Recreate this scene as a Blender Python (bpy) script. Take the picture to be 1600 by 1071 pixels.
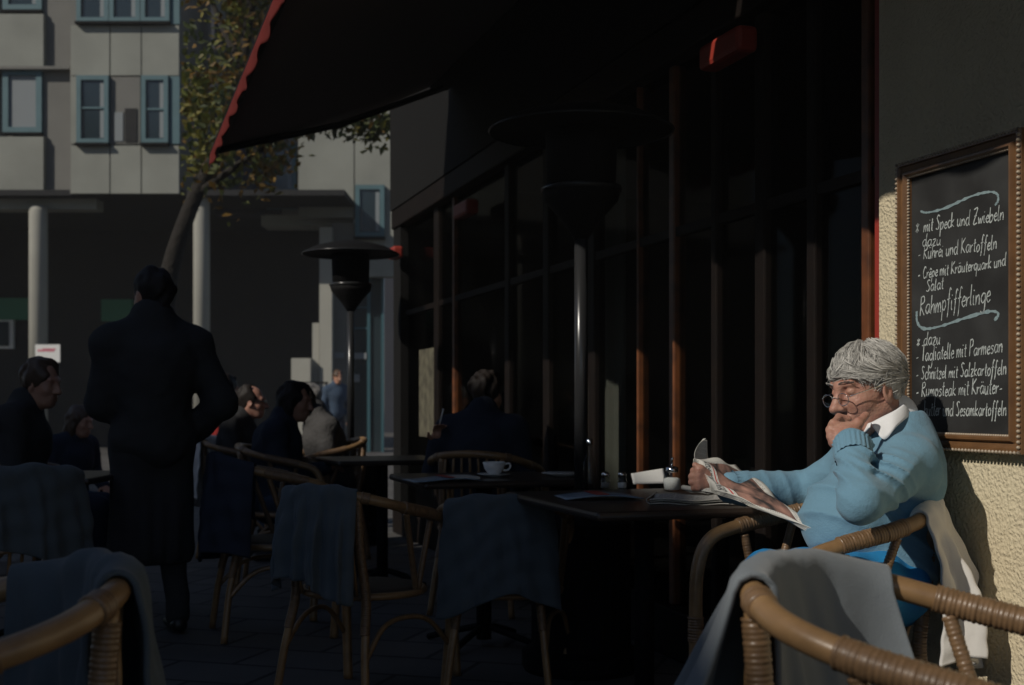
import bpy, math, random
import numpy as np
from mathutils import Vector, Matrix
R = math.radians
random.seed(7); rng = np.random.default_rng(7)
for o in list(bpy.data.objects): bpy.data.objects.remove(o)
scene = bpy.context.scene
col = scene.collection
# ---------------------------------------------------------------- camera, sky, sun, exposure
HC = 1.12                    # camera height
FPX, CX, HY = 2000.0, 800.0, 630.0
cam_d = bpy.data.cameras.new('camera'); cam = bpy.data.objects.new('camera', cam_d); col.objects.link(cam)
cam.location = (0, 0, HC); cam.rotation_euler = (R(90), 0, 0)
cam_d.sensor_width = 36; cam_d.lens = 45; cam_d.shift_y = 0.059
cam_d.clip_start = 0.05; cam_d.clip_end = 2000
cam_d.dof.use_dof = True; cam_d.dof.focus_distance = 3.5; cam_d.dof.aperture_fstop = 5.0
scene.camera = cam
SUN_AZ, SUN_EL = 52.0, 35.5          # light travels 52 deg to the right of the view axis
w = bpy.data.worlds.new('World'); scene.world = w; w.use_nodes = True
nt = w.node_tree; nt.nodes.clear()
sky = nt.nodes.new('ShaderNodeTexSky'); sky.sky_type = 'NISHITA'; sky.sun_disc = False
sky.air_density = .75; sky.dust_density = .4
sky.sun_elevation = R(SUN_EL); sky.sun_rotation = R(180 + SUN_AZ)
bg = nt.nodes.new('ShaderNodeBackground'); bg.inputs[1].default_value = 0.095
wo = nt.nodes.new('ShaderNodeOutputWorld')
nt.links.new(sky.outputs[0], bg.inputs[0]); nt.links.new(bg.outputs[0], wo.inputs[0])
sd = bpy.data.lights.new('sun', 'SUN'); sd.energy = 5.0; sd.angle = R(0.5); sd.color = (1, .93, .82)
sun = bpy.data.objects.new('sun', sd); col.objects.link(sun)
LDIR = Vector((math.sin(R(SUN_AZ))*math.cos(R(SUN_EL)), math.cos(R(SUN_AZ))*math.cos(R(SUN_EL)), -math.sin(R(SUN_EL))))
sun.rotation_euler = LDIR.to_track_quat('-Z', 'Y').to_euler(); sun.location = (-10, -20, 15)
vs = scene.view_settings
vs.view_transform = 'Standard'; vs.look = 'None'; vs.gamma = 1.0; vs.use_curve_mapping = False
vs.exposure = -0.75

# ---------------------------------------------------------------- layout helpers
def PX(px, Y): return (px-CX)/FPX*Y
def PZ(py, Y): return HC + (HY-py)/FPX*Y
def pt(px, py, Y): return Vector((PX(px, Y), Y, PZ(py, Y)))

# ---------------------------------------------------------------- materials
def mat(name, color, rough=0.7, bump=None, var=None, metal=0.0, spec=0.5, sheen=0.0, bump2=None, coords='Object', transl=None):
    """bump=(scale,strength,dist) noise relief, var=(scale,amount,color2) colour wear"""
    m = bpy.data.materials.new(name); m.use_nodes = True
    n = m.node_tree.nodes; l = m.node_tree.links
    b = n['Principled BSDF']
    b.inputs['Base Color'].default_value = (*color, 1); b.inputs['Roughness'].default_value = rough
    b.inputs['Metallic'].default_value = metal; b.inputs['Specular IOR Level'].default_value = spec
    if sheen: b.inputs['Sheen Weight'].default_value = sheen; b.inputs['Sheen Roughness'].default_value = .5
    tc = n.new('ShaderNodeTexCoord')
    if var:
        t = n.new('ShaderNodeTexNoise'); t.inputs['Scale'].default_value = var[0]; t.inputs['Detail'].default_value = 6
        l.new(tc.outputs[coords], t.inputs['Vector'])
        r = n.new('ShaderNodeMapRange'); r.inputs[1].default_value = .35; r.inputs[2].default_value = .7
        r.inputs[3].default_value = 0; r.inputs[4].default_value = var[1]
        l.new(t.outputs[0], r.inputs[0])
        mx = n.new('ShaderNodeMix'); mx.data_type = 'RGBA'
        mx.inputs[6].default_value = (*color, 1); mx.inputs[7].default_value = (*var[2], 1)
        l.new(r.outputs[0], mx.inputs[0]); l.new(mx.outputs[2], b.inputs['Base Color'])
    prev = None
    for bp in (bump, bump2):
        if not bp: continue
        t = n.new('ShaderNodeTexNoise'); t.inputs['Scale'].default_value = bp[0]; t.inputs['Detail'].default_value = 4
        l.new(tc.outputs[coords], t.inputs['Vector'])
        bn = n.new('ShaderNodeBump'); bn.inputs['Strength'].default_value = bp[1]; bn.inputs['Distance'].default_value = bp[2]
        l.new(t.outputs[0], bn.inputs['Height'])
        if prev: l.new(prev.outputs[0], bn.inputs['Normal'])
        prev = bn
    if prev: l.new(prev.outputs[0], b.inputs['Normal'])
    if transl:
        tr = n.new('ShaderNodeBsdfTranslucent'); tr.inputs[0].default_value = (*transl, 1)
        ms = n.new('ShaderNodeMixShader'); ms.inputs[0].default_value = .5
        l.new(b.outputs[0], ms.inputs[1]); l.new(tr.outputs[0], ms.inputs[2])
        l.new(ms.outputs[0], n['Material Output'].inputs[0])
    return m

def glass_mat(name, tint=(.75, .8, .8), rough=.02, refl=.95):
    m = bpy.data.materials.new(name); m.use_nodes = True
    n = m.node_tree.nodes; l = m.node_tree.links; n.remove(n['Principled BSDF'])
    tr = n.new('ShaderNodeBsdfTransparent'); tr.inputs[0].default_value = (*tint, 1)
    gl = n.new('ShaderNodeBsdfGlossy'); gl.inputs['Roughness'].default_value = rough
    lw = n.new('ShaderNodeLayerWeight'); lw.inputs[0].default_value = .5
    pw = n.new('ShaderNodeMath'); pw.operation = 'POWER'; pw.inputs[1].default_value = 5; l.new(lw.outputs['Facing'], pw.inputs[0])
    fr = n.new('ShaderNodeMath'); fr.operation = 'MULTIPLY_ADD'; fr.inputs[1].default_value = refl; fr.inputs[2].default_value = .04*refl; l.new(pw.outputs[0], fr.inputs[0])
    ms = n.new('ShaderNodeMixShader')
    l.new(fr.outputs[0], ms.inputs[0]); l.new(tr.outputs[0], ms.inputs[1]); l.new(gl.outputs[0], ms.inputs[2])
    l.new(ms.outputs[0], n['Material Output'].inputs[0])
    return m

def stucco_mat(name, c1, c2):
    m = bpy.data.materials.new(name); m.use_nodes = True
    n = m.node_tree.nodes; l = m.node_tree.links; b = n['Principled BSDF']; b.inputs['Roughness'].default_value = .95
    b.inputs['Specular IOR Level'].default_value = .15
    tc = n.new('ShaderNodeTexCoord')
    a = n.new('ShaderNodeTexNoise'); a.inputs['Scale'].default_value = 120; a.inputs['Detail'].default_value = 5; a.inputs['Roughness'].default_value = .6
    v = n.new('ShaderNodeTexVoronoi'); v.inputs['Scale'].default_value = 105; v.feature = 'SMOOTH_F1'
    big = n.new('ShaderNodeTexNoise'); big.inputs['Scale'].default_value = 3.0; big.inputs['Detail'].default_value = 5
    wob = n.new('ShaderNodeTexNoise'); wob.inputs['Scale'].default_value = 20
    add = n.new('ShaderNodeVectorMath'); add.operation = 'MULTIPLY_ADD'; add.inputs[1].default_value = (.02, .02, .02)
    l.new(tc.outputs['Object'], wob.inputs['Vector']); l.new(wob.outputs['Color'], add.inputs[0]); l.new(tc.outputs['Object'], add.inputs[2])
    for t in (a, v): l.new(add.outputs[0], t.inputs['Vector'])
    l.new(tc.outputs['Object'], big.inputs['Vector'])
    b1 = n.new('ShaderNodeBump'); b1.inputs['Strength'].default_value = 1.0; b1.inputs['Distance'].default_value = .006; b1.invert = True
    b2 = n.new('ShaderNodeBump'); b2.inputs['Strength'].default_value = .9; b2.inputs['Distance'].default_value = .005
    l.new(v.outputs['Distance'], b1.inputs['Height']); l.new(a.outputs[0], b2.inputs['Height'])
    l.new(b1.outputs[0], b2.inputs['Normal']); l.new(b2.outputs[0], b.inputs['Normal'])
    mx = n.new('ShaderNodeMix'); mx.data_type = 'RGBA'
    mx.inputs[6].default_value = (*c1, 1); mx.inputs[7].default_value = (*c2, 1)
    r = n.new('ShaderNodeMapRange'); r.inputs[1].default_value = .35; r.inputs[2].default_value = .7
    l.new(big.outputs[0], r.inputs[0]); l.new(r.outputs[0], mx.inputs[0])
    l.new(mx.outputs[2], b.inputs['Base Color'])
    return m

def ground_mat():
    m = bpy.data.materials.new('paving'); m.use_nodes = True
    n = m.node_tree.nodes; l = m.node_tree.links; b = n['Principled BSDF']; b.inputs['Roughness'].default_value = .85
    tc = n.new('ShaderNodeTexCoord')
    br = n.new('ShaderNodeTexBrick'); br.inputs['Scale'].default_value = 1.0
    br.inputs['Color1'].default_value = (.13, .122, .115, 1); br.inputs['Color2'].default_value = (.10, .095, .09, 1); br.inputs['Mortar'].default_value = (.03, .03, .03, 1)
    br.inputs['Mortar Size'].default_value = .012; br.inputs['Brick Width'].default_value = .5; br.inputs['Row Height'].default_value = .35
    mp = n.new('ShaderNodeMapping'); mp.inputs['Rotation'].default_value = (0, 0, R(17))
    l.new(tc.outputs['Object'], mp.inputs[0]); l.new(mp.outputs[0], br.inputs['Vector'])
    ns = n.new('ShaderNodeTexNoise'); ns.inputs['Scale'].default_value = 2.5; ns.inputs['Detail'].default_value = 8
    l.new(tc.outputs['Object'], ns.inputs['Vector'])
    mx = n.new('ShaderNodeMix'); mx.data_type = 'RGBA'; mx.blend_type = 'MULTIPLY'; mx.inputs[0].default_value = .6
    l.new(br.outputs[0], mx.inputs[6]); l.new(ns.outputs[0], mx.inputs[7]); l.new(mx.outputs[2], b.inputs['Base Color'])
    bp = n.new('ShaderNodeBump'); bp.inputs['Distance'].default_value = .006; bp.invert = True
    l.new(br.outputs['Fac'], bp.inputs['Height']); l.new(bp.outputs[0], b.inputs['Normal'])
    return m

M = {}
M['ground'] = ground_mat()
M['stucco'] = stucco_mat('cream stucco', (.66, .58, .41), (.58, .50, .35))
M['plaster'] = mat('house plaster', (.42, .38, .33), .9, bump=(30, .3, .01), var=(1.2, .6, (.3, .27, .24)))
M['rooftile'] = mat('roof tile', (.2, .09, .06), .8, var=(4, .7, (.1, .06, .05)))
M['concrete'] = mat('pale concrete', (.255, .262, .232), .9, bump=(25, .3, .01), var=(.8, 1.0, (.195, .2, .177)), bump2=(3, .15, .02))
M['concrete2'] = mat('grey concrete', (.165, .162, .148), .9, bump=(25, .3, .01), var=(1.5, .6, (.13, .128, .118)))
M['column'] = mat('column concrete', (.33, .325, .285), .85, var=(2.2, .5, (.27, .265, .235)))
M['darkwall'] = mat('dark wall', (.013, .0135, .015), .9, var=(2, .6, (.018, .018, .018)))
M['slate'] = mat('slate cladding', (.02, .023, .035), .8, var=(1, .6, (.03, .03, .04)))  # for walls lying in shade: the shade is put into this dark blue
M['teal'] = mat('teal paint', (.07, .14, .16), .6, var=(3, .5, (.05, .105, .12)))
M['tealdk'] = mat('teal door paint', (.03, .09, .11), .5)
M['winglass'] = mat('dark window pane', (.02, .032, .038), .12, spec=.6)
M['blind'] = mat('window blind', (.2, .22, .23), .8)
M['green'] = mat('green sign', (.03, .16, .09), .6)
M['whitepaint'] = mat('white paint', (.7, .7, .68), .6)
M['pink'] = mat('pink print', (.6, .2, .25), .6)
M['blueprint'] = mat('blue print', (.05, .15, .4), .6)
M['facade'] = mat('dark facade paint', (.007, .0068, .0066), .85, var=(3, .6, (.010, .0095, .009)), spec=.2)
M['interior'] = mat('cafe interior paint', (.10, .09, .08), .9)
M['redpaint'] = mat('red paint', (.33, .035, .02), .55, var=(8, .4, (.22, .025, .02)))
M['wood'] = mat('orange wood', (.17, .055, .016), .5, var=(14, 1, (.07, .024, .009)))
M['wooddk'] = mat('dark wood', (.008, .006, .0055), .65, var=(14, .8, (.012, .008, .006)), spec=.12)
M['glass'] = glass_mat('facade glass', (.6, .62, .62), .03, .13)
M['clearglass'] = glass_mat('clear glass', (.9, .92, .92), .03)
M['curtain'] = mat('curtain', (.36, .34, .28), .9, bump=(40, .2, .003))
M['poster'] = mat('faded poster', (.13, .12, .08), .8, var=(12, 1, (.05, .045, .03)))  # dim tone standing for sunlight on a pier
M['awning'] = mat('awning cloth', (.17, .14, .13), .9, bump=(300, .2, .001))
M['valance'] = mat('red awning cloth', (.22, .025, .018), .85, transl=(.26, .03, .02), bump=(200, .2, .001), var=(6, .4, (.3, .03, .02)))
M['metal'] = mat('dark steel', (.035, .036, .038), .25, metal=.3)
M['metaldk'] = mat('dark metal', (.009, .009, .0095), .75, metal=.0, spec=.1)
M['chrome'] = mat('chrome', (.8, .8, .8), .08, metal=1.0)
M['rattan'] = mat('rattan cane', (.28, .17, .08), .32, var=(16, .9, (.17, .10, .046)), bump=(60, .15, .002))
M['wrap'] = mat('cane binding', (.19, .115, .06), .36, var=(60, .7, (.11, .065, .032)))
M['weave'] = mat('woven seat', (.05, .035, .022), .6, bump=(160, .6, .003))
M['fleece'] = mat('pale fleece', (.62, .60, .57), .95, bump=(350, .35, .002), bump2=(12, .25, .01), sheen=.3, spec=.1)
M['fleecemid'] = mat('mid grey fleece', (.165, .185, .20), .95, bump=(350, .35, .002), bump2=(12, .25, .01), sheen=.15, spec=.1)  # same fleece as the pale one, darkened to stand for shade
M['fleeceblue'] = mat('blue grey fleece', (.075, .092, .106), .95, bump=(350, .35, .002), bump2=(12, .25, .01), sheen=.1, spec=.1)  # same fleece again, with shade and its blue tint in the colour
M['tabletop'] = mat('dark table top', (.03, .022, .018), .35, var=(6, .7, (.045, .03, .022)))
M['paper'] = mat('newsprint', (.52, .51, .47), .9, var=(45, .5, (.36, .35, .33)))
M['white'] = mat('white porcelain', (.75, .75, .73), .25)
M['sugar'] = mat('sugar', (.7, .7, .68), .95, bump=(400, .4, .002))
M['skin'] = mat('sunlit skin', (.41, .225, .165), .52, bump=(150, .6, .003), var=(40, .8, (.35, .155, .115)))  # skin colour with redder blotches
M['skin'].node_tree.nodes['Principled BSDF'].inputs['Subsurface Weight'].default_value = .12
M['skin'].node_tree.nodes['Principled BSDF'].inputs['Subsurface Radius'].default_value = (.01, .004, .002)
M['skin2'] = mat('skin', (.42, .22, .14), .5, var=(20, .5, (.35, .15, .1)))
M['hairgrey'] = mat('silver hair', (.46, .45, .42), .45, var=(45, 1, (.23, .22, .205)))
M['hairdk'] = mat('dark hair', (.018, .014, .012), .6, spec=.2)
M['hairbrown'] = mat('brown hair', (.07, .04, .022), .5)
M['hairmid'] = mat('grey hair', (.2, .19, .18), .6)
M['shirt'] = mat('white shirt cotton', (.82, .83, .85), .8)
M['trousers'] = mat('bright blue trousers', (.008, .20, .46), .85, bump=(300, .2, .001), bump2=(14, .3, .02))
M['coatblack'] = mat('black cloth', (.036, .036, .037), .9, bump2=(12, .3, .02), spec=.15)
M['coatnavy'] = mat('navy cloth', (.026, .032, .048), .9, bump2=(12, .3, .02), spec=.15)
M['denim'] = mat('denim', (.035, .06, .10), .9, bump2=(12, .3, .02))
M['coatgrey'] = mat('grey fleece coat', (.055, .053, .052), .95, bump=(40, .6, .02))
M['redcloth'] = mat('red cloth', (.4, .03, .025), .85)
M['shoe'] = mat('black shoe leather', (.015, .013, .012), .4)
M['slateboard'] = mat('blackboard', (.012, .012, .012), .8, var=(6, 1.0, (.034, .035, .035)))
M['chalk'] = mat('chalk', (.50, .54, .53), .95, var=(160, .9, (.3, .33, .33)))
M['chalkblue'] = mat('blue chalk', (.24, .32, .34), .95, var=(120, .7, (.16, .22, .24)))
M['framewood'] = mat('walnut frame', (.17, .085, .035), .38, var=(18, .8, (.10, .05, .022)), bump=(60, .2, .002))
M['framegilt'] = mat('gilt bead', (.42, .35, .27), .4, var=(60, .8, (.25, .19, .13)))
M['bark'] = mat('bark', (.016, .013, .01), .95, bump=(18, .8, .03))
M['glint'] = mat('menu card print', (.25, .24, .1), .6, var=(60, 1, (.03, .05, .05)))  # printed card, yellow green with dark patches

def sweater_mat():
    m = mat('light blue knit', (.15, .285, .385), .92, sheen=.12, spec=.15, var=(7, .35, (.12, .24, .33)))
    n = m.node_tree.nodes; l = m.node_tree.links; b = n['Principled BSDF']
    tc = n.new('ShaderNodeTexCoord')
    wv = n.new('ShaderNodeTexWave'); wv.inputs['Scale'].default_value = 130; wv.inputs['Distortion'].default_value = 1.5; wv.bands_direction = 'Z'
    ns = n.new('ShaderNodeTexNoise'); ns.inputs['Scale'].default_value = 260; ns.inputs['Detail'].default_value = 3
    n2 = n.new('ShaderNodeTexNoise'); n2.inputs['Scale'].default_value = 18; n2.inputs['Detail'].default_value = 3
    prev = None
    for t, s, d in ((n2, .5, .012), (ns, .5, .003), (wv, .25, .0015)):
        l.new(tc.outputs['Object'], t.inputs['Vector'])
        bp = n.new('ShaderNodeBump'); bp.inputs['Strength'].default_value = s; bp.inputs['Distance'].default_value = d
        l.new(t.outputs[0], bp.inputs['Height'])
        if prev: l.new(prev.outputs[0], bp.inputs['Normal'])
        prev = bp
    l.new(prev.outputs[0], b.inputs['Normal'])
    return m
M['sweater'] = sweater_mat()

def leaf_mat():
    m = bpy.data.materials.new('autumn leaf'); m.use_nodes = True
    n = m.node_tree.nodes; l = m.node_tree.links; b = n['Principled BSDF']; b.inputs['Roughness'].default_value = .6
    at = n.new('ShaderNodeAttribute'); at.attribute_name = 'leafcol'
    l.new(at.outputs['Color'], b.inputs['Base Color'])
    tr = n.new('ShaderNodeBsdfTranslucent'); l.new(at.outputs['Color'], tr.inputs[0])
    ms = n.new('ShaderNodeMixShader'); ms.inputs[0].default_value = .3
    l.new(b.outputs[0], ms.inputs[1]); l.new(tr.outputs[0], ms.inputs[2]); l.new(ms.outputs[0], n['Material Output'].inputs[0])
    return m
M['leaf'] = leaf_mat()
M['hairlock'] = mat('silver hair locks', (.43, .42, .4), .42, spec=.4)
_n = M['hairlock'].node_tree; _a = _n.nodes.new('ShaderNodeAttribute'); _a.attribute_name = 'tone'; _n.links.new(_a.outputs['Color'], _n.nodes['Principled BSDF'].inputs['Base Color'])

def newspaper_mat(name, seed, red=True, photo=True):
    """UV print: margins, a title strip, columns of type and one picture"""
    m = bpy.data.materials.new(name); m.use_nodes = True
    n = m.node_tree.nodes; l = m.node_tree.links; b = n['Principled BSDF']; b.inputs['Roughness'].default_value = .85
    b.inputs['Specular IOR Level'].default_value = .2
    uv = n.new('ShaderNodeUVMap'); uv.uv_map = 'uv'
    sp = n.new('ShaderNodeSeparateXYZ'); l.new(uv.outputs[0], sp.inputs[0])
    def mth(op, a, bb, c=None):
        k = n.new('ShaderNodeMath'); k.operation = op
        for i, v in enumerate((a, bb, c)):
            if v is None: continue
            if isinstance(v, (int, float)): k.inputs[i].default_value = v
            else: l.new(v, k.inputs[i])
        return k.outputs[0]
    U, V = sp.outputs[0], sp.outputs[1]
    def rect(u0, u1, v0, v1):
        a = mth('MULTIPLY', mth('GREATER_THAN', U, u0), mth('LESS_THAN', U, u1))
        c = mth('MULTIPLY', mth('GREATER_THAN', V, v0), mth('LESS_THAN', V, v1))
        return mth('MULTIPLY', a, c)
    def mixc(f, base, colr):
        mx = n.new('ShaderNodeMix'); mx.data_type = 'RGBA'
        l.new(f, mx.inputs[0])
        if isinstance(base, tuple): mx.inputs[6].default_value = (*base, 1)
        else: l.new(base, mx.inputs[6])
        if isinstance(colr, tuple): mx.inputs[7].default_value = (*colr, 1)
        else: l.new(colr, mx.inputs[7])
        return mx.outputs[2]
    ns = n.new('ShaderNodeTexNoise'); ns.inputs['Scale'].default_value = 60; ns.inputs['Detail'].default_value = 2
    mp = n.new('ShaderNodeMapping'); mp.inputs['Scale'].default_value = (1, .35, 1); mp.inputs['Location'].default_value = (seed, seed*.7, 0)
    l.new(uv.outputs[0], mp.inputs[0]); l.new(mp.outputs[0], ns.inputs['Vector'])
    lines = mth('MULTIPLY', mth('GREATER_THAN', mth('FRACT', mth('MULTIPLY', V, 46), 0), .45), mth('GREATER_THAN', ns.outputs[0], .46))
    colm = mth('GREATER_THAN', mth('FRACT', mth('MULTIPLY', U, 5), 0), .1)
    body = mth('MULTIPLY', mth('MULTIPLY', lines, colm), rect(.05, .95, .05, .78))
    c = mixc(body, (.55, .54, .50), (.28, .275, .26))
    title = mth('MULTIPLY', rect(.12, .88, .84, .93), mth('GREATER_THAN', ns.outputs[0], .47))
    c = mixc(title, c, (.12, .12, .12))
    if red: c = mixc(rect(.08, .92, .79, .808), c, (.45, .05, .04))
    if photo:
        pn = n.new('ShaderNodeTexNoise'); pn.inputs['Scale'].default_value = 4.5; pn.inputs['Detail'].default_value = 3
        mp2 = n.new('ShaderNodeMapping'); mp2.inputs['Location'].default_value = (seed*3, 1, 0)
        l.new(uv.outputs[0], mp2.inputs[0]); l.new(mp2.outputs[0], pn.inputs['Vector'])
        rp = n.new('ShaderNodeValToRGB'); e = rp.color_ramp.elements
        e[0].position = .42; e[0].color = (.035, .03, .03, 1); e[1].position = .72; e[1].color = (.4, .22, .17, 1)
        l.new(pn.outputs[0], rp.inputs[0])
        c = mixc(rect(.07, .93, .1, .76), c, rp.outputs[0])
    l.new(c, b.inputs['Base Color'])
    return m
M['news1'] = newspaper_mat('newspaper front', 1.3)
M['news2'] = newspaper_mat('newspaper inside', 4.1, red=False, photo=False)
M['magblue'] = mat('magazine cover', (.26, .34, .42), .4, var=(9, .9, (.12, .18, .26)))
M['magred'] = mat('magazine red stripe', (.4, .06, .05), .4)

# ---------------------------------------------------------------- mesh helpers
def link(name, me, m=None, parent=None, smooth=True):
    o = bpy.data.objects.new(name, me); col.objects.link(o)
    if m is not None: me.materials.append(m)
    if smooth and len(me.polygons): me.polygons.foreach_set('use_smooth', np.ones(len(me.polygons), dtype=bool))
    if parent: o.parent = parent
    return o
def empty(name, loc=(0, 0, 0), rz=0):
    o = bpy.data.objects.new(name, None); col.objects.link(o); o.location = loc; o.rotation_euler = (0, 0, rz); o.empty_display_size = .1
    return o
def tag(o, label=None, cat=None, group=None, kind=None):
    if label: o['label'] = label
    if cat: o['category'] = cat
    if group: o['group'] = group
    if kind: o['kind'] = kind
    return o
def copy_tree(o, parent=None):
    c = o.copy(); col.objects.link(c); c.parent = parent
    for ch in list(o.children): copy_tree(ch, c)
    return c
def catmull(P, n=6, closed=False):
    P = [Vector(p) for p in P]; out = []
    N = len(P); segs = N if closed else N-1
    for i in range(segs):
        p1, p2 = P[i], P[(i+1) % N]
        p0 = P[i-1] if (i > 0 or closed) else p1 + (p1-p2)
        p3 = P[(i+2) % N] if (i+2 < N or closed) else p2 + (p2-p1)
        for j in range(n):
            t = j/n
            out.append(.5*((2*p1)+(-p0+p2)*t+(2*p0-5*p1+4*p2-p3)*t*t+(-p0+3*p1-3*p2+p3)*t**3))
    if not closed: out.append(P[-1])
    return out
class MB:
    def __init__(s): s.v = []; s.f = []; s.sharp = True
    def quad_box(s, lo, hi):
        b = len(s.v); (x0, y0, z0), (x1, y1, z1) = lo, hi
        s.v += [(x0, y0, z0), (x1, y0, z0), (x1, y1, z0), (x0, y1, z0), (x0, y0, z1), (x1, y0, z1), (x1, y1, z1), (x0, y1, z1)]
        s.f += [[b+i for i in q] for q in ((0, 3, 2, 1), (4, 5, 6, 7), (0, 1, 5, 4), (1, 2, 6, 5), (2, 3, 7, 6), (3, 0, 4, 7))]
        return s
    def obox(s, c, size, Rm):
        b = len(s.v); c = Vector(c)
        for z in (-.5, .5):
            for x, y in ((-.5, -.5), (.5, -.5), (.5, .5), (-.5, .5)):
                s.v.append(tuple(c + Rm @ Vector((x*size[0], y*size[1], z*size[2]))))
        s.f += [[b+i for i in q] for q in ((0, 3, 2, 1), (4, 5, 6, 7), (0, 1, 5, 4), (1, 2, 6, 5), (2, 3, 7, 6), (3, 0, 4, 7))]
        return s
    def prism(s, poly, axis, a, b):
        """poly of 2D points extruded along axis ('x','y','z') from a to b"""
        k = len(s.v); n = len(poly)
        for t in (a, b):
            for (p, q) in poly:
                s.v.append({'y': (p, t, q), 'x': (t, p, q), 'z': (p, q, t)}[axis])
        s.f.append([k+i for i in range(n)][::-1]); s.f.append([k+n+i for i in range(n)])
        for i in range(n): s.f.append([k+i, k+(i+1) % n, k+n+(i+1) % n, k+n+i])
        return s
    def tube(s, P, r, seg=8, caps=True, closed=False, rfun=None):
        P = [Vector(p) for p in P]; n = len(P); b = len(s.v)
        rr = r if hasattr(r, '__len__') else [r]*n
        T = [((P[(i+1) % n]-P[i-1]) if closed else (P[min(i+1, n-1)]-P[max(i-1, 0)])).normalized() for i in range(n)]
        up = Vector((0, 0, 1)) if abs(T[0].z) < .9 else Vector((1, 0, 0))
        nrm = (up - T[0]*up.dot(T[0])).normalized()
        for i in range(n):
            nrm = (nrm - T[i]*nrm.dot(T[i])).normalized(); bi = T[i].cross(nrm)
            for j in range(seg):
                a = 2*math.pi*j/seg; q = rr[i]*(rfun(i, a) if rfun else 1)
                s.v.append(tuple(P[i] + nrm*(q*math.cos(a)) + bi*(q*math.sin(a))))
        for i in range(n if closed else n-1):
            i2 = (i+1) % n
            for j in range(seg):
                s.f.append([b+i*seg+j, b+i*seg+(j+1) % seg, b+i2*seg+(j+1) % seg, b+i2*seg+j])
        if caps and not closed:
            s.f.append([b+j for j in range(seg)][::-1]); s.f.append([b+(n-1)*seg+j for j in range(seg)])
        return s
    def lathe(s, prof, c=(0, 0, 0), seg=24, rmod=None):
        b = len(s.v); n = len(prof)
        for (r, z) in prof:
            for j in range(seg):
                a = 2*math.pi*j/seg; q = r*(rmod(a, z) if rmod else 1)
                s.v.append((c[0]+q*math.cos(a), c[1]+q*math.sin(a), c[2]+z))
        for i in range(n-1):
            for j in range(seg): s.f.append([b+i*seg+j, b+i*seg+(j+1) % seg, b+(i+1)*seg+(j+1) % seg, b+(i+1)*seg+j])
        s.f.append([b+j for j in range(seg)][::-1]); s.f.append([b+(n-1)*seg+j for j in range(seg)])
        return s
    def grid(s, fn, nu, nv):
        b = len(s.v)
        for i in range(nu+1):
            for j in range(nv+1): s.v.append(tuple(fn(i/nu, j/nv)))
        for i in range(nu):
            for j in range(nv): s.f.append([b+i*(nv+1)+j, b+(i+1)*(nv+1)+j, b+(i+1)*(nv+1)+j+1, b+i*(nv+1)+j+1])
        return s
    def build(s, name, m, parent=None, smooth=False, world=False, bevel=0, solid=0):
        me = bpy.data.meshes.new(name); v = s.v
        if world and parent: L = parent.location; v = [(a-L.x, b-L.y, c-L.z) for a, b, c in v]
        me.from_pydata(v, [], s.f); me.update()
        o = link(name, me, m, parent, smooth)
        if solid:
            md = o.modifiers.new('thick', 'SOLIDIFY'); md.thickness = solid; md.offset = 0
        if bevel:
            md = o.modifiers.new('bevel', 'BEVEL'); md.width = bevel; md.segments = 2; md.limit_method = 'ANGLE'
        return o
def box(name, lo, hi, m, parent=None, bevel=0, world=False):
    lo2 = tuple(min(a, b) for a, b in zip(lo, hi)); hi2 = tuple(max(a, b) for a, b in zip(lo, hi))
    return MB().quad_box(lo2, hi2).build(name, m, parent, bevel=bevel, world=world)

# ---------------------------------------------------------------- implicit bodies (smooth unions meshed by surface nets)
def surface_nets(D, org, h):
    S = D < 0
    c = np.zeros(tuple(n-1 for n in D.shape), np.uint8)
    cs = [(i, j, k) for i in (0, 1) for j in (0, 1) for k in (0, 1)]
    sl = lambda A, o: A[o[0]:A.shape[0]-1+o[0], o[1]:A.shape[1]-1+o[1], o[2]:A.shape[2]-1+o[2]]
    for o in cs: c += sl(S, o)
    act = (c > 0) & (c < 8)
    idx = np.full(act.shape, -1, np.int64); cells = np.argwhere(act); idx[act] = np.arange(len(cells))
    acc = np.zeros((len(cells), 3)); cnt = np.zeros(len(cells))
    dv = {o: D[cells[:, 0]+o[0], cells[:, 1]+o[1], cells[:, 2]+o[2]] for o in cs}
    for a in cs:
        for ax in range(3):
            if a[ax]: continue
            b = list(a); b[ax] = 1; b = tuple(b)
            da, db = dv[a], dv[b]; m = (da < 0) != (db < 0)
            t = np.where(m, da/np.where(m, da-db, 1), 0)
            p = np.array(a, float)[None, :]+np.zeros((len(cells), 3)); p[:, ax] += t
            acc[m] += p[m]; cnt[m] += 1
    V = (cells+acc/cnt[:, None])*h+np.array(org)
    F = []
    for ax in range(3):
        u, w2 = [(1, 2), (2, 0), (0, 1)][ax]
        A = np.take(S, range(0, D.shape[ax]-1), axis=ax); B = np.take(S, range(1, D.shape[ax]), axis=ax)
        e = np.argwhere(A != B); e = e[(e[:, u] > 0) & (e[:, w2] > 0) & (e[:, u] < D.shape[u]-1) & (e[:, w2] < D.shape[w2]-1)]
        flip = S[e[:, 0], e[:, 1], e[:, 2]]
        def cell(du, dw):
            q = e.copy(); q[:, u] -= du; q[:, w2] -= dw; return idx[q[:, 0], q[:, 1], q[:, 2]]
        q = np.stack([cell(1, 1), cell(0, 1), cell(0, 0), cell(1, 0)], 1)
        q[~flip] = q[~flip][:, ::-1]
        F.append(q)
    F = np.concatenate(F); F = F[(F >= 0).all(1)]
    return V, F
def nz(P, f, seed):
    r = np.random.default_rng(seed); out = np.zeros(P.shape[:-1])
    for i in range(6):
        k = r.normal(size=3); k *= f*r.uniform(.6, 1.5)/np.linalg.norm(k)
        out += np.sin(P @ k + r.uniform(0, 6.28))
    return out/3.0
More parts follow.
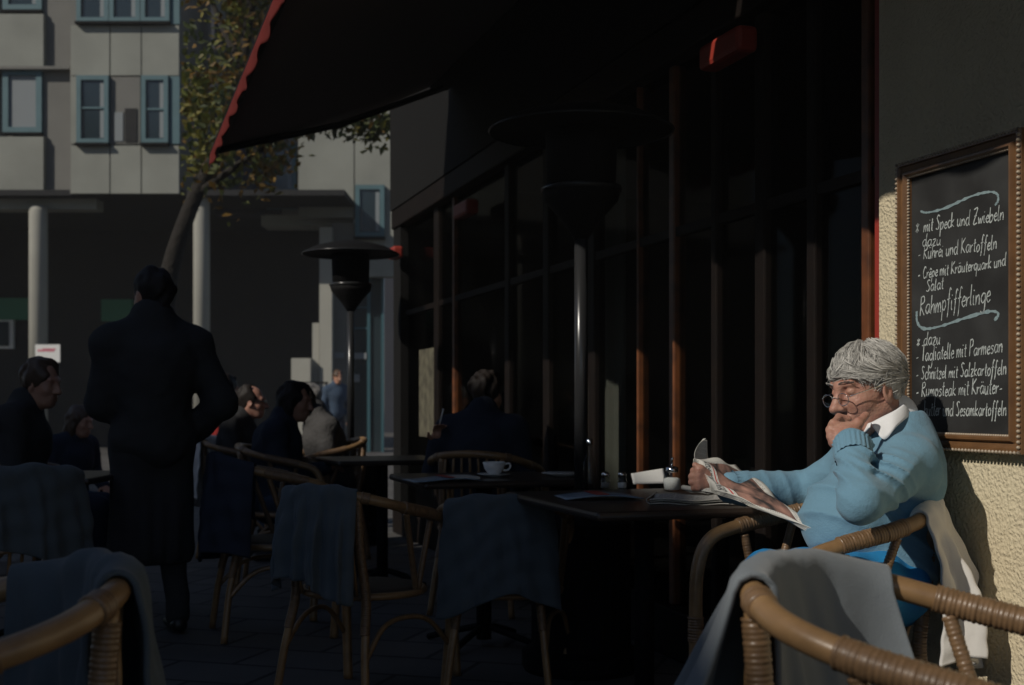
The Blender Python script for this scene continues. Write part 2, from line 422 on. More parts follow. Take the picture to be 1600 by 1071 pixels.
def cap(a, b, ra, rb, k=.02): return ('c', np.array(a, float), np.array(b, float), ra, rb, k)
def ell(c, r, Rm=None, k=.02, sub=False):
    return ('s' if sub else 'e', np.array(c, float), np.array(r, float), np.eye(3) if Rm is None else np.array(Rm, float), k)
def sdf_arrays(prims, h, inflate=0.0, disp=None, pad=.03, zmin=None, late=None):
    lo = np.full(3, 1e9); hi = -lo
    for p in prims+(late[0] if late else []):
        if p[0] == 'c':
            for q, r in ((p[1], p[3]), (p[2], p[4])): lo = np.minimum(lo, q-r); hi = np.maximum(hi, q+r)
        elif p[0] == 'e': r = p[2].max(); lo = np.minimum(lo, p[1]-r); hi = np.maximum(hi, p[1]+r)
    lo -= pad+inflate; hi += pad+inflate
    n = np.ceil((hi-lo)/h).astype(int)+1
    ax = [lo[i]+h*np.arange(n[i]) for i in range(3)]
    D = np.full(tuple(n), .12)
    def run(D, prims):
      for p in prims:
          k = p[-1]
          if p[0] == 'c': pl = np.minimum(p[1]-p[3], p[2]-p[4]); ph = np.maximum(p[1]+p[3], p[2]+p[4])
          else: pl = p[1]-p[2].max(); ph = p[1]+p[2].max()
          pl = pl-inflate-k-.04; ph = ph+inflate+k+.04
          i0 = np.clip(np.floor((pl-lo)/h).astype(int), 0, n-1); i1 = np.clip(np.ceil((ph-lo)/h).astype(int)+1, 1, n)
          if (i1 <= i0).any(): continue
          P = np.stack(np.meshgrid(*[ax[i][i0[i]:i1[i]] for i in range(3)], indexing='ij'), -1)
          if p[0] == 'c':
              ba = p[2]-p[1]; t = np.clip(((P-p[1]) @ ba)/max(ba @ ba, 1e-9), 0, 1)
              d = np.linalg.norm(P-p[1]-t[..., None]*ba, axis=-1)-(p[3]+(p[4]-p[3])*t)
          else:
              q = (P-p[1]) @ p[3]; k0 = np.linalg.norm(q/p[2], axis=-1); k1 = np.linalg.norm(q/p[2]**2, axis=-1)+1e-9
              d = k0*(k0-1)/k1
          sub = D[i0[0]:i1[0], i0[1]:i1[1], i0[2]:i1[2]]
          if p[0] == 's':
              hh = np.clip(.5-.5*(sub+d)/k, 0, 1); sub[...] = sub*(1-hh)-d*hh+k*hh*(1-hh)
          else:
              d = d-inflate
              hh = np.clip(.5+.5*(sub-d)/k, 0, 1); sub[...] = sub*(1-hh)+d*hh-k*hh*(1-hh)
      return D
    run(D, prims)
    if late:
        D2 = run(np.full(tuple(n), .12), late[0])
        near = (np.abs(D) < .1) & (np.abs(D2) < .1); P = lo+h*np.argwhere(near); k = late[1](P); a1, a2 = D[near], D2[near]
        hh = np.clip(.5+.5*(a1-a2)/k, 0, 1); D = np.minimum(D, D2); D[near] = a1*(1-hh)+a2*hh-k*hh*(1-hh)
    if disp is not None:
        near = np.abs(D) < .03
        P = lo+h*np.argwhere(near)
        D[near] += disp(P)
    if zmin is not None:
        Z = ax[2][None, None, :]; D = np.maximum(D, zmin-Z)
    return surface_nets(D, lo, h)
def mesh_from(name, VF, m, parent=None, mask=None):
    if isinstance(VF, tuple): VF = [VF]
    V = np.concatenate([a for a, b in VF]); off = np.cumsum([0]+[len(a) for a, b in VF])[:-1]
    F = np.concatenate([b+o for (a, b), o in zip(VF, off)])
    me = bpy.data.meshes.new(name); me.from_pydata(V.tolist(), [], F.tolist()); me.update()
    return link(name, me, m, parent, True)
def rot(yaw, pitch=0, roll=0):
    return np.array(Matrix.Rotation(yaw, 3, 'Z') @ Matrix.Rotation(pitch, 3, 'Y') @ Matrix.Rotation(roll, 3, 'X'))

# ================================================================ SETTING
g = MB().grid(lambda u, v: ((u-.5)*250, (v-.5)*250+40, 0), 4, 4).build('ground', M['ground']); tag(g, kind='structure')

# ---- unseen house-shaped blocker added behind the camera; its roofline decides what gets sun
hs = empty('gabled_house', (-12*math.sin(R(SUN_AZ)), -12*math.cos(R(SUN_AZ)), 0), -R(SUN_AZ))
prof = [(-22, 0), (5, 0), (5, 10.15), (-.8, 10.16), (-1.25, 10.18), (-1.6, 10.55), (-2.0, 10.85), (-2.3, 10.98), (-2.55, 11.1), (-2.62, 11.3), (-2.8, 11.35), (-3.1, 11.6), (-4, 11.9), (-4.7, 12.15), (-5.2, 12.55), (-6, 12.65), (-7.6, 12.5), (-8.6, 12.3), (-14, 13.2), (-22, 13.2)]  # roof points placed by which spots should catch the sun
MB().prism(prof, 'y', -3, 0).build('wall', M['plaster'], hs)
for i, (x, z) in enumerate([(x, z) for z in (1.2, 4.2, 7.2) for x in (-18.8, -16.5, -13, -9.5, -6, -2.5, 1)]):
    f = box('window', (x-.6, 0, z), (x+.6, .06, z+1.6), M['whitepaint'], hs)
    box('pane', (x-.5, .061, z+.1), (x+.5, .075, z+1.5), M['winglass'], f)
rf = MB()
for (a, b) in zip(prof[2:-1], prof[3:]):
    rf.prism([a, (a[0], a[1]+.06), (b[0], b[1]+.06), b], 'y', -3.1, .1)
rf.build('roof', M['rooftile'], hs)
tag(hs, 'plastered gabled house across the street behind the viewer', 'house')

# ---- concrete apartment block in the left background, with a projecting bay over an arcade
YA, YB = 27.0, 28.7
ab = empty('apartment_building', (PX(140, YA), YA, 0))
def abox(name, px0, px1, py0, py1, Y0, Y1, m, parent=ab, Yr=None, bevel=0):
    Yr = Yr or Y0
    o = box(name, (PX(px0, Yr), Y0, PZ(py1, Yr)), (PX(px1, Yr), Y1, PZ(py0, Yr)), m, None, bevel)
    L = ab.location
    for v in o.data.vertices: v.co -= L
    o.parent = parent
    return o
abox('bay_core', 108, 280, -420, 302, YA+.06, YB+1, M['concrete2'], Yr=YA)
pxs = (110, 172, 221, 280.6)
def prow(y0, y1, Y=YA, cols=((110, 172), (172, 221), (221, 280.6)), m='concrete'):
    for (a, b) in cols: abox('panel', a+.8, b-.8, y0, y1, Y, Y+.055, M[m], bevel=.008)
for y0, y1 in ((-150, -72), (40, 118.5), (228, 303)): prow(y0, y1)
prow(-345, -262)
def window(px0, px1, py0, py1, Y, pane='winglass', bars=(), sill=True, fw=7, dep=.10, split=None):
    f = abox('window', px0, px1, py0, py1, Y-.02, Y+.05, M['teal'])
    for o, (a, b, c, d) in (('frame', (px0, px0+fw, py0, py1)), ('frame', (px1-fw, px1, py0, py1)), ('frame', (px0+fw, px1-fw, py0, py0+fw)), ('frame', (px0+fw, px1-fw, py1-fw, py1))):
        abox(o, a, b, c, d, Y-.08, Y-.021, M['teal'], f, Yr=Y)
    abox('pane', px0+fw, px1-fw, py0+fw, py1-fw, Y-.028, Y-.022, M[pane], f, Yr=Y)
    if pane == 'winglass' and py1-py0 > 60:  # thin strips painted as whitish reflections along the pane edges
        abox('curtain', px1-fw-7, px1-fw-1, py0+fw+3, py1-fw-2, Y-.0285, Y-.0281, M['blind'], f, Yr=Y)
        abox('curtain', px0+fw+1, px0+fw+3, py0+fw+30, py1-fw-4, Y-.0285, Y-.0281, M['concrete2'], f, Yr=Y)
    for yb in bars: abox('bar', px0+fw, px1-fw, yb-1.4, yb+1.4, Y-.06, Y-.03, M['teal'], f, Yr=Y)
    if sill: abox('sill', px0-1, px1+1, py1, py1+4, Y-.14, Y+.0, M['metaldk'], f, Yr=Y)
    return f
def winrow(y0, y1):
    s = (y1-y0)/105
    window(121, 171, y0, y1, YA, bars=(y0+50*s,))
    abox('panel', 173, 219, y0+1, y1, YA+.02, YA+.055, M['concrete2'])
    abox('air_grille', 179, 192, y0+56*s, y1-4, YA+.0, YA+.019, M['blind'])
    abox('shutter', 195, 214, y0+50*s, y1-3, YA+.0, YA+.019, M['darkwall'])
    window(222, 264, y0, y1, YA, bars=(y0+52*s,))
    abox('corner_trim', 265, 280.5, y0, y1, YA-.02, YA+.055, M['teal'])
    abox('corner_trim', 110.5, 120, y0, y1, YA-.01, YA+.055, M['concrete'])
winrow(119.5, 225)
# upper row shows only its lower edge
for a, b in ((121, 171), (172, 220), (221, 266)): window(a, b, -68, 36, YA, bars=(-16,))
abox('corner_trim', 267, 280.5, -70, 38, YA-.02, YA+.055, M['teal'])
for a, b, yy0, yy1 in ((121, 171, -258, -155), (222, 264, -258, -155)): window(a, b, yy0, yy1, YA)
# recessed strip and left wing
abox('strip_wall', 68, 110, -420, 300, YA+.35, YB, M['concrete2'], Yr=YA+.35)
for y0, y1 in ((22, 104), (214, 298), (-150, -80)):
    abox('panel', -60, 68, y0, y1, YA+.2, YA+.5, M['concrete'], Yr=YA+.2, bevel=.008)
    abox('panel', -190, -61.5, y0, y1, YA+.2, YA+.5, M['concrete'], Yr=YA+.2, bevel=.008)
abox('wing_wall', -800, 67, -420, 299, YA+.5, YB, M['concrete2'], Yr=YA+.5)
window(6, 67, 110, 209, YA+.35, pane='blind', fw=9); window(-75, -14, 110, 209, YA+.35, fw=9)
window(6, 67, -80, 18, YA+.35, fw=9); window(-75, -14, -80, 18, YA+.35, fw=9)
abox('ledge', -300, 110, 104.5, 109, YA+.15, YA+.5, M['concrete2'], Yr=YA+.2)
# lintel and soffit of the arcade
abox('lintel', -600, 150, 306, 327, YA+.5, YA+1.0, M['concrete'], Yr=YA+.5)
zs = PZ(303, YA)
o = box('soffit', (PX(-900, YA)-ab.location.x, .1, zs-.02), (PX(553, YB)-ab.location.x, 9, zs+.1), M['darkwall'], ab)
# round columns
def column(px, Y, r, ztop):
    MB().lathe([(r, 0), (r, ztop-.25), (r*1.0, ztop-.12), (r*.9, ztop-.03), (r*.55, ztop)], (PX(px, Y), Y, 0), 28).build('column', M['column'], ab, smooth=True, world=True)
column(60, YA+.45, .195, PZ(322, YA+.45)); column(315, YA+.45, .175, PZ(300, YA+.45)); column(-190, YA+.45, .195, PZ(322, YA))
# back wall of the arcade with shop strip
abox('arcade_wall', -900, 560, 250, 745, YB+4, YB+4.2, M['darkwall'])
abox('shop_sign', -90, 44, 466, 500, YB+3.8, YB+3.99, M['green']); abox('shop_sign', 158, 206, 468, 502, YB+3.8, YB+3.99, M['green'])
abox('shop_window', -40, 20, 500, 545, YB+3.85, YB+3.99, M['whitepaint']); abox('shop_window', -37, 13, 503, 541, YB+3.8, YB+3.84, M['winglass'])
# dark wing between bay and stair tower, the bay's shade put into its colour
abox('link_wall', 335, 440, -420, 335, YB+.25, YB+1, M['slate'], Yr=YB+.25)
for py in (-20, 90, 205):
    abox('light_panel', 300+35, 352, py, py+55, YB+.14, YB+.24, M['concrete'], Yr=YB+.2)
# right wall of the block
for (a, b) in ((466, 553), (554.5, 640)):
    for (y0, y1) in ((-420, 30), (31.5, 190), (191.5, 340 if b < 600 else 433)):
        abox('panel', a, b, y0, y1, YB, YB+.3, M['concrete'], bevel=.008)
abox('end_wall', 414, 466, -420, 336, YB+.3, YB+.6, M['concrete2'], Yr=YB+.3)
window(416, 463, 228, 303, YB+.26, fw=6, sill=True); abox('panel', 417, 463, 304, 327, YB+.2, YB+.29, M['teal'])
window(416, 463, 60, 150, YB+.26, fw=6)
abox('soffit_band', 408, 553, 337, 353, YB+.4, YB+1.2, M['concrete'], Yr=YB+.4)
abox('tower_wall', 519, 553, 349, 433, YB+.1, YB+.6, M['concrete2'], Yr=YB+.1)
window(555.5, 601, 290, 371, YB-.02, fw=7)
abox('pier', 499, 518.5, 355, 722, YB-.1, YB+.5, M['column'], Yr=YB-.1)
abox('pier', 488, 498.5, 505, 722, YB+.0, YB+.5, M['column'], Yr=YB)
abox('tower_side', 519, 541, 434, 722, YB+.2, YB+.5, M['concrete2'], Yr=YB+.2)
# teal glass door with stickers
dr = abox('door', 541.5, 600, 434, 722, YB+.5, YB+.56, M['winglass'], Yr=YB+.5)
for a, b, c, d in ((541.5, 546, 434, 722), (574, 579, 434, 722), (596, 600, 434, 722), (546, 574, 434, 439), (546, 574, 512, 515), (546, 574, 480, 482)):
    abox('frame', a, b, c, d, YB+.44, YB+.499, M['tealdk'], dr, Yr=YB+.5)
for a, b, c, d in ((551, 571, 551, 561), (523, 538, 551, 560), (550, 560, 585, 597)):
    abox('sticker', a, b, c, d, YB+.18 if a < 541 else YB+.42, YB+.19 if a < 541 else YB+.43, M['blind'], ab, Yr=YB+.2)
abox('low_wall', 455, 485, 560, 722, YB-.3, YB+.2, M['column'], Yr=YB-.3)
for a, b, c, d in ((455, 512, 597, 600), (455, 458, 600, 722), (508, 511, 600, 722)):
    abox('railing', a, b, c, d, YB-1.0, YB-.95, M['metaldk'], Yr=YB-1)
tag(ab, 'pale concrete apartment block with teal window frames and round columns at left', 'building')
# notice board and sticker on the column
sg = empty('notice_sign', (PX(69, YA), YA+.2, PZ(566, YA)))
W_, H_ = PX(89, YA)-PX(50, YA), PZ(538, YA)-PZ(566, YA)
box('board', (-W_/2, 0, 0), (W_/2, .02, H_), M['whitepaint'], sg)
box('text_line', (-W_/2+.05, -.004, H_*.6), (W_/2-.12, 0, H_*.72), M['pink'], sg); box('text_line', (-W_/2+.05, -.004, H_*.42), (W_/2-.2, 0, H_*.5), M['pink'], sg)
MB().lathe([(.05, 0), (.05, .004)], (0, 0, 0), 16).build('logo_dot', M['blueprint'], sg).rotation_euler = (R(90), 0, 0)
sg.children[-1].location = (W_*.2, 0, H_*.28)
tag(sg, 'small white notice board with pink lines fixed to the leftmost round column', 'sign')
st = empty('paper_sticker', (PX(54, YA), YA+.22, PZ(614, YA)))
box('sheet', (-.11, 0, 0), (.11, .01, .18), M['whitepaint'], st); box('print', (-.09, -.004, .1), (-.02, 0, .14), M['blueprint'], st); box('print', (.02, -.004, .1), (.08, 0, .14), M['blueprint'], st)
tag(st, 'small white paper sticker with blue marks low on the leftmost column', 'sticker')

# building closing the view behind the tree, shade put into its dark colour
sb = empty('slate_building', (PX(330, 48), 48, 0))
box('wall', (-14, 0, 0), (10, 6, 22), M['slate'], sb)
for i in range(5):
    for j in range(3):
        f = box('window', (-6+i*2.4, -.08, 7.5+j*3.4), (-4.9+i*2.4, -.001, 9.3+j*3.4), M['concrete2'], sb)
        box('pane', (-5.92+i*2.4, -.1, 7.58+j*3.4), (-4.98+i*2.4, -.081, 9.22+j*3.4), M['winglass'], f)
tag(sb, 'dark slate building far behind the autumn tree', 'building')

# ---- autumn tree in front of the block
tx, ty = PX(258, 17), 17.0
tr = empty('autumn_tree', (tx, ty, 0))
def limb(P, r0, r1, n=5, seg=10):
    Q = catmull(P, n); k = len(Q)
    return Q, [r0+(r1-r0)*i/(k-1) for i in range(k)]
tb = MB()
Q, rr = limb([(0, 0, 0), (0, 0, 1.4), (.02, .05, 2.7), (.35, 0, 3.75), (.85, .1, 4.9), (1.1, .2, 6.5), (1.3, .1, 8.2)], .17, .04); tb.tube(Q, rr, 12)
limbs = [[(.42, 0, 3.9), (1.3, -.3, 4.4), (2.3, -.5, 4.9), (3.0, -.6, 4.75)], [(.87, .1, 4.95), (1.7, .5, 5.8), (2.2, .6, 7)],
         [(1.0, .1, 5.6), (.5, .6, 6.6), (.3, .8, 7.6)], [(1.1, .2, 6.5), (2.0, -.2, 7.3), (2.7, -.3, 8.1)]]
for L in limbs: Q, rr = limb(L, .055, .014); tb.tube(Q, rr, 7)
tb.build('trunk', M['bark'], tr, smooth=True)
lv, lf, lc = [], [], []
def leaf(c, s, colr):
    a = Vector(rng.normal(size=3)).normalized(); b = a.orthogonal().normalized(); n_ = a.cross(b)
    k = len(lv); c = Vector(c)
    for p in (-a*s, b*s*.55+n_*s*.15, a*s, -b*s*.55+n_*s*.15): lv.append(tuple(c+p))
    lf.extend([[k, k+1, k+2], [k, k+2, k+3]]); lc.extend([colr]*6)
pal = [(.13, .12, .02), (.10, .11, .02), (.14, .12, .018), (.15, .085, .014), (.07, .08, .02), (.045, .06, .016)]
clumps = []
for k in range(88):
    L = limbs[rng.integers(len(limbs))] if rng.random() < .6 else [(.6, 0, 3.6), (.9, .1, 4.9), (1.1, .2, 6.5), (1.3, .1, 8.2)]
    i = rng.integers(len(L)-1); t = rng.random(); a, b = np.array(L[i]), np.array(L[i+1])
    c = a+(b-a)*t+rng.normal(size=3)*(.42, .5, .36)
    x_px = 800+(tx+c[0])/(ty+c[1])*2000
    if x_px > 425 and c[2] < 6.2: continue
    if c[2] < 4.1: continue
    if x_px < 296: c[0] += (296-x_px)/118+.1*rng.random()
    clumps.append((c, .22+.22*rng.random(), pal[rng.integers(4)] if rng.random() < .75 else pal[4+rng.integers(2)]))
for k in range(16):
    t = k/15; clumps.append((np.array((1.25+1.9*t, -.6-.1*t, 4.75+.1*math.sin(t*3)-.25*t*rng.random())), .2, pal[4+k % 2]))  # overhanging branch: shade and backlight put into darker leaf tones
for (c, rad, cc) in clumps:
    for j in range(int(55+40*rng.random())):
        q = c+rng.normal(size=3)*rad*np.array((.75, .75, .6))
        x_px = 800+(tx+q[0])/(ty+q[1])*2000
        if x_px < 284: continue
        f = .6+.8*rng.random(); alt = pal[rng.integers(6)] if rng.random() < .3 else cc
        leaf(q, .045+.04*rng.random(), (alt[0]*f, alt[1]*f, alt[2]*f, 1))
me = bpy.data.meshes.new('crown'); me.from_pydata(lv, [], lf); me.update()
at = me.color_attributes.new('leafcol', 'FLOAT_COLOR', 'CORNER'); at.data.foreach_set('color', np.array(lc, dtype=np.float32).ravel())
tag(link('crown', me, M['leaf'], tr, smooth=False), kind='stuff')
tag(tr, 'autumn tree with yellow and orange leaves in front of the concrete block', 'tree')

# ================================================================ CAFE BUILDING (local frame: x along the facade away from us, y outward, z up)
W0 = Vector((1.257, 3.684, 0)); FA = math.atan2(.9538, -.3004)
cb = empty('cafe_building', W0, FA)
DV, NV = Vector((math.cos(FA), math.sin(FA), 0)), Vector((-math.sin(FA), math.cos(FA), 0))
def tpx(px):
    r = (px-CX)/FPX
    return (W0.x-W0.y*r)/(-DV.x+DV.y*r)
def loc2w(t, p, z): return W0+DV*t+NV*p+Vector((0, 0, z))
T_P = tpx(1368)
T_END = tpx(606)
# stucco pier with a rounded reveal edge
MB().prism([(-4.5, -.4), (T_P, -.4), (T_P, -.02), (T_P-.02, 0), (-4.5, 0)], 'z', 0, 3.6).build('pier_wall', M['stucco'], cb)
# red window frame next to the pier
box('red_frame', (T_P+.001, -.22, 0), (T_P+.085, -.05, 3.3), M['redpaint'], cb, bevel=.006)
# base plinth, transom, upper wall
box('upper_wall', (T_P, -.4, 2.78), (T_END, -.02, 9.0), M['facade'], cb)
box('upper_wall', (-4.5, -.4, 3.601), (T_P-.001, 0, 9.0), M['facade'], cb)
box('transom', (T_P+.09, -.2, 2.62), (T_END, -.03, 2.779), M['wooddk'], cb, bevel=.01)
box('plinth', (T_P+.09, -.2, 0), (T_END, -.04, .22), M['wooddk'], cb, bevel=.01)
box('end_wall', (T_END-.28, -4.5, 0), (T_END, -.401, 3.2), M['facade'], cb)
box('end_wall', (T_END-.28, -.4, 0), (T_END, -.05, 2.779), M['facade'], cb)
# posts (px of the photographed position along the facade, width, lit wood or dark)
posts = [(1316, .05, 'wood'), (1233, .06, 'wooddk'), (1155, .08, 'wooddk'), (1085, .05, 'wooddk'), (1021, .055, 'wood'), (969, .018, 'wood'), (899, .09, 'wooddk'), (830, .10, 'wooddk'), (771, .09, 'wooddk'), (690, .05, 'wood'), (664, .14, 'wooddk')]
ts = []
for px, wd, mm in posts:
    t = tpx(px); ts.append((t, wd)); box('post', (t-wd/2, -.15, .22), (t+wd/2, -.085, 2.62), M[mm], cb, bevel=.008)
edges = [T_P+.085]+[t for t, _ in ts]+[T_END-.28]
hw = [0]+[w_/2 for _, w_ in ts]+[0]
for i in range(len(edges)-1):
    a, b = edges[i]+hw[i], edges[i+1]-hw[i+1]
    if b-a < .05: continue
    pn = box('window_pane', (a, -.122, .22), (b, -.114, 2.62), M['glass'], cb)
    box('glazing_bar', (a, -.14, 1.86), (b, -.095, 1.90), M['wooddk'], pn)
# pale curtain behind one pane, dim patch painted for a sunlit pier near the far corner
a, b = tpx(897), tpx(834)
MB().grid(lambda u, v: (a+(b-a)*u, -.3+.025*math.sin(u*26)+.012*math.sin(u*61+1), .25+2.3*v), 60, 4).build('curtain', M['curtain'], cb, smooth=True, solid=.004)
box('poster', (tpx(659), -.113, .85), (tpx(636), -.10, 1.55), M['poster'], cb)
# interior shell
box('interior_wall', (-4, -4.6, 0), (T_END, -4.5, 3.2), M['interior'], cb); box('interior_ceiling', (T_P, -4.5, 2.95), (T_END-.28, -.4, 3.05), M['interior'], cb)
box('interior_wall', (T_P-.3, -4.5, 0), (T_P-.2, -.4, 2.95), M['interior'], cb)
box('interior_floor', (T_P, -4.5, .01), (T_END-.28, -.2, .05), M['wooddk'], cb)
# red boxes put where sun would pick out spots of a red fascia
for px, py, wd in ((1142, 78, .34), (731, 328, .34), (621, 396, .2)):
    t = tpx(px); z = PZ(py, W0.y+DV.y*t)
    box('red_cover', (t-wd/2, -.03, z-.05), (t+wd/2, .06, z+.05), M['redpaint'], cb, bevel=.02)
tag(cb, 'cafe front with cream stucco pier, dark glazing and orange wooden posts', 'building')

# ---- awnings: dark red cloth from the wall down to a front rail with a hanging valance
Z_W = 3.42
def awning(t0, t1, label, P_R=1.60, Z_R=3.10):
    a = empty('awning', loc2w((t0+t1)/2, 0, Z_W), FA); h = (t1-t0)/2
    MB().grid(lambda u, v: (-h+2*h*u, .02+(P_R-.02)*v, (Z_R-Z_W)*v-.05*math.sin(math.pi*v)), 12, 14).build('cloth', M['awning'], a, smooth=True, solid=.006)
    MB().tube([(-h, P_R+.01, Z_R-Z_W), (h, P_R+.01, Z_R-Z_W)], .028, 10).build('front_rail', M['metaldk'], a, smooth=True)
    MB().grid(lambda u, v: (-h+2*h*u, P_R+.035+.012*math.sin(u*h*26)*v, Z_R-Z_W-.01-v*(.075+.018*abs(math.sin(u*2*h*math.pi/.3)))), int(h*60), 6).build('valance', M['valance'], a, smooth=True, solid=.003)
    box('cassette', (-h, 0.0, -.08), (h, .14, .08), M['metaldk'], a, bevel=.02)
    for x in (-h+.25, h-.25):
        MB().tube([(x, .1, -.12), (x+.05, P_R*.5, (Z_R-Z_W)*.5-.1), (x, P_R, Z_R-Z_W-.02)], .022, 8).build('arm', M['metaldk'], a, smooth=True)
    tag(a, label, 'awning'); return a
TG = tpx(1142)-.27
awning(-4.2, TG-.045, 'dark red awning reaching over the menu board and the reading man')
awning(TG+.045, 5.71, 'dark red awning with sunlit edge nearest the autumn tree', 1.62, 2.80)
# ================================================================ MENU BOARD on the stucco pier
t0, t1 = tpx(1613.0), tpx(1418)       # right and left outer edges
bw = t1-t0; zb, zt = .985, 1.84
mb_ = empty('menu_board', loc2w((t0+t1)/2, 0.0, zb), FA)
# local: x from -bw/2 (right, near) to bw/2 (left, far); y outward
FW = .050
hx, H = bw/2, zt-zb
box('slate_panel', (-hx+FW-.004, .006, FW-.004), (hx-FW+.004, .020, H-FW+.004), M['slateboard'], mb_)
def rail_profile(): return [(0, .002), (0, .034), (.006, .042), (.012, .042), (.015, .034), (.029, .030), (.035, .042), (.041, .042), (.046, .034), (FW, .026), (FW, .002)]
def frame_rail(p0, p1, inward):
    """mitred moulding from p0 to p1 (x,z), profile measured inward"""
    p0, p1, inw = Vector(p0), Vector(p1), Vector(inward); d = (p1-p0).normalized(); L = (p1-p0).length
    m = MB(); pr = rail_profile(); n = len(pr)
    for e, (base, sg_) in enumerate(((p0, 1), (p1, -1))):
        for (q, dep) in pr:
            p = base+inw*q+d*q*sg_; m.v.append((p.x, dep, p.y))
    for i in range(n-1): m.f.append([i, i+1, n+i+1, n+i])
    m.f.append(list(range(n))[::-1]); m.f.append(list(range(n, 2*n)))
    o = m.build('frame_rail', M['framewood'], mb_)
    b = MB()                                     # carved bead run along the sight edge and the outer edge
    def bead(off, dep, r, pitch, name):
        b = MB(); k = int((L-2*off)/pitch)
        for i in range(k+1):
            c = p0+d*(off+(L-2*off)*i/k)+inw*off
            b.lathe([(r*.45, -r*.85), (r, -r*.3), (r, r*.3), (r*.45, r*.85)], (c.x, dep, c.y), 6)
        return b.build(name, M['framegilt'], o, smooth=True)
    bead(FW-.003, .030, .0048, .0095, 'bead_run'); bead(.004, .041, .0055, .014, 'bead_run')
frame_rail((-hx, 0), (hx, 0), (0, 1)); frame_rail((-hx, H), (hx, H), (0, -1))
frame_rail((-hx, 0), (-hx, H), (1, 0)); frame_rail((hx, 0), (hx, H), (-1, 0))
# handwriting: a single-stroke hand, written as thin chalk ribbons
G = {
'a': (.85, '.68,.9 .3,1 0,.5 .28,0 .6,.4 .68,1 .66,.2 .82,.05'), 'b': (.75, '0,2 .02,0 .4,0 .62,.5 .4,.95 .05,.6'), 'c': (.65, '.58,.9 .3,1 0,.5 .3,0 .62,.2'),
'd': (.9, '.66,.9 .3,1 0,.5 .28,0 .6,.4 .74,2 .68,.2 .85,.05'), 'e': (.65, '.02,.5 .55,.62 .35,1 0,.5 .25,0 .6,.2'), 'f': (.6, '.62,1.8 .42,2 .28,1.4 .2,0 .1,-.7;0,.95 .5,1.05'),
'g': (.8, '.66,.9 .3,1 0,.5 .3,.05 .62,.4 .68,1 .62,-.6 .3,-1 0,-.7'), 'h': (.75, '.05,2 0,0 .1,.6 .4,1 .58,.7 .6,0'), 'i': (.35, '.02,1 .05,.1 .22,0;.08,1.42 .1,1.55'),
'k': (.7, '.04,2 0,0;.55,1 .05,.5 .6,0'), 'l': (.35, '.08,2 .03,.2 .24,0'), 'm': (1.1, '0,1 0,0 .1,.7 .3,1 .44,.6 .44,0 .54,.7 .76,1 .88,.6 .9,0'),
'n': (.75, '0,1 0,0 .1,.7 .4,1 .55,.6 .56,0'), 'o': (.75, '.35,1 .02,.6 .2,0 .55,.2 .6,.7 .35,1'), 'p': (.75, '.04,1 -.02,-.95;0,.6 .35,1 .6,.5 .3,0 .02,.3'),
'q': (.75, '.58,.9 .3,1 0,.5 .3,0 .58,.4;.64,1 .6,-1'), 'r': (.55, '0,1 0,0 .1,.7 .46,.95'), 's': (.65, '.52,.9 .25,1 .1,.75 .5,.35 .3,0 0,.1'),
't': (.5, '.22,1.7 .18,.2 .42,0;-.02,1.1 .45,1.18'), 'u': (.8, '0,1 .04,.2 .28,0 .52,.4 .58,1 .58,.1 .72,0'), 'w': (1.0, '0,1 .15,0 .42,.8 .6,0 .88,1'),
'z': (.7, '0,.95 .55,1 .05,0 .6,.04'), 'ä': (.85, '.68,.9 .3,1 0,.5 .28,0 .6,.4 .68,1 .66,.2 .82,.05;.2,1.4 .22,1.52;.5,1.4 .52,1.52'),
'ü': (.8, '0,1 .04,.2 .28,0 .52,.4 .58,1 .58,.1 .72,0;.15,1.4 .17,1.52;.5,1.4 .52,1.52'), 'ê': (.65, '.02,.5 .55,.62 .35,1 0,.5 .25,0 .6,.2;.1,1.3 .32,1.6 .55,1.3'),
'S': (.9, '.75,1.8 .4,2 .15,1.6 .65,.7 .45,.05 0,.2'), 'Z': (.95, '.05,1.85 .8,1.95 .1,.05 .85,.1;.2,1 .7,1.05'), 'R': (.95, '.1,1.95 .05,0;.05,1.9 .6,1.95 .7,1.4 .1,1 .8,0'),
'K': (.95, '.08,2 .04,0;.8,1.95 .1,1 .85,0'), 'C': (.9, '.75,1.7 .45,2 .05,1 .35,0 .8,.25'), 'T': (.85, '-.05,1.9 .85,2;.42,1.95 .35,0'), 'P': (.85, '.1,2 .05,0;.05,1.9 .6,1.95 .65,1.3 .08,1'),
'-': (.7, '.05,.5 .5,.6'), '*': (.7, '.1,.3 .5,1.1;.5,.3 .12,1.1;.3,.15 .32,1.25'), ' ': (.42, '')}
def ribbon(m, P, wd, dep):
    n = len(P)
    if n < 2: return
    k = len(m.v)
    for i in range(n):
        d = (P[min(i+1, n-1)]-P[max(i-1, 0)])
        if d.length < 1e-9: d = Vector((1, 0))
        d.normalize(); q = Vector((-d.y, d.x))*wd*(.5+.85*random.random())*.5
        for s_ in (1, -1):
            e = P[i]+q*s_; m.v.append((e.x, dep, e.y))
    for i in range(n-1): m.f.append([k+2*i, k+2*i+1, k+2*i+3, k+2*i+2])
def bp(px, py):
    """pixel on the board face -> board-local x,z"""
    t = tpx(px+7); Y = W0.y+DV.y*t
    return Vector((t-(t0+t1)/2, PZ(py, Y)-zb))
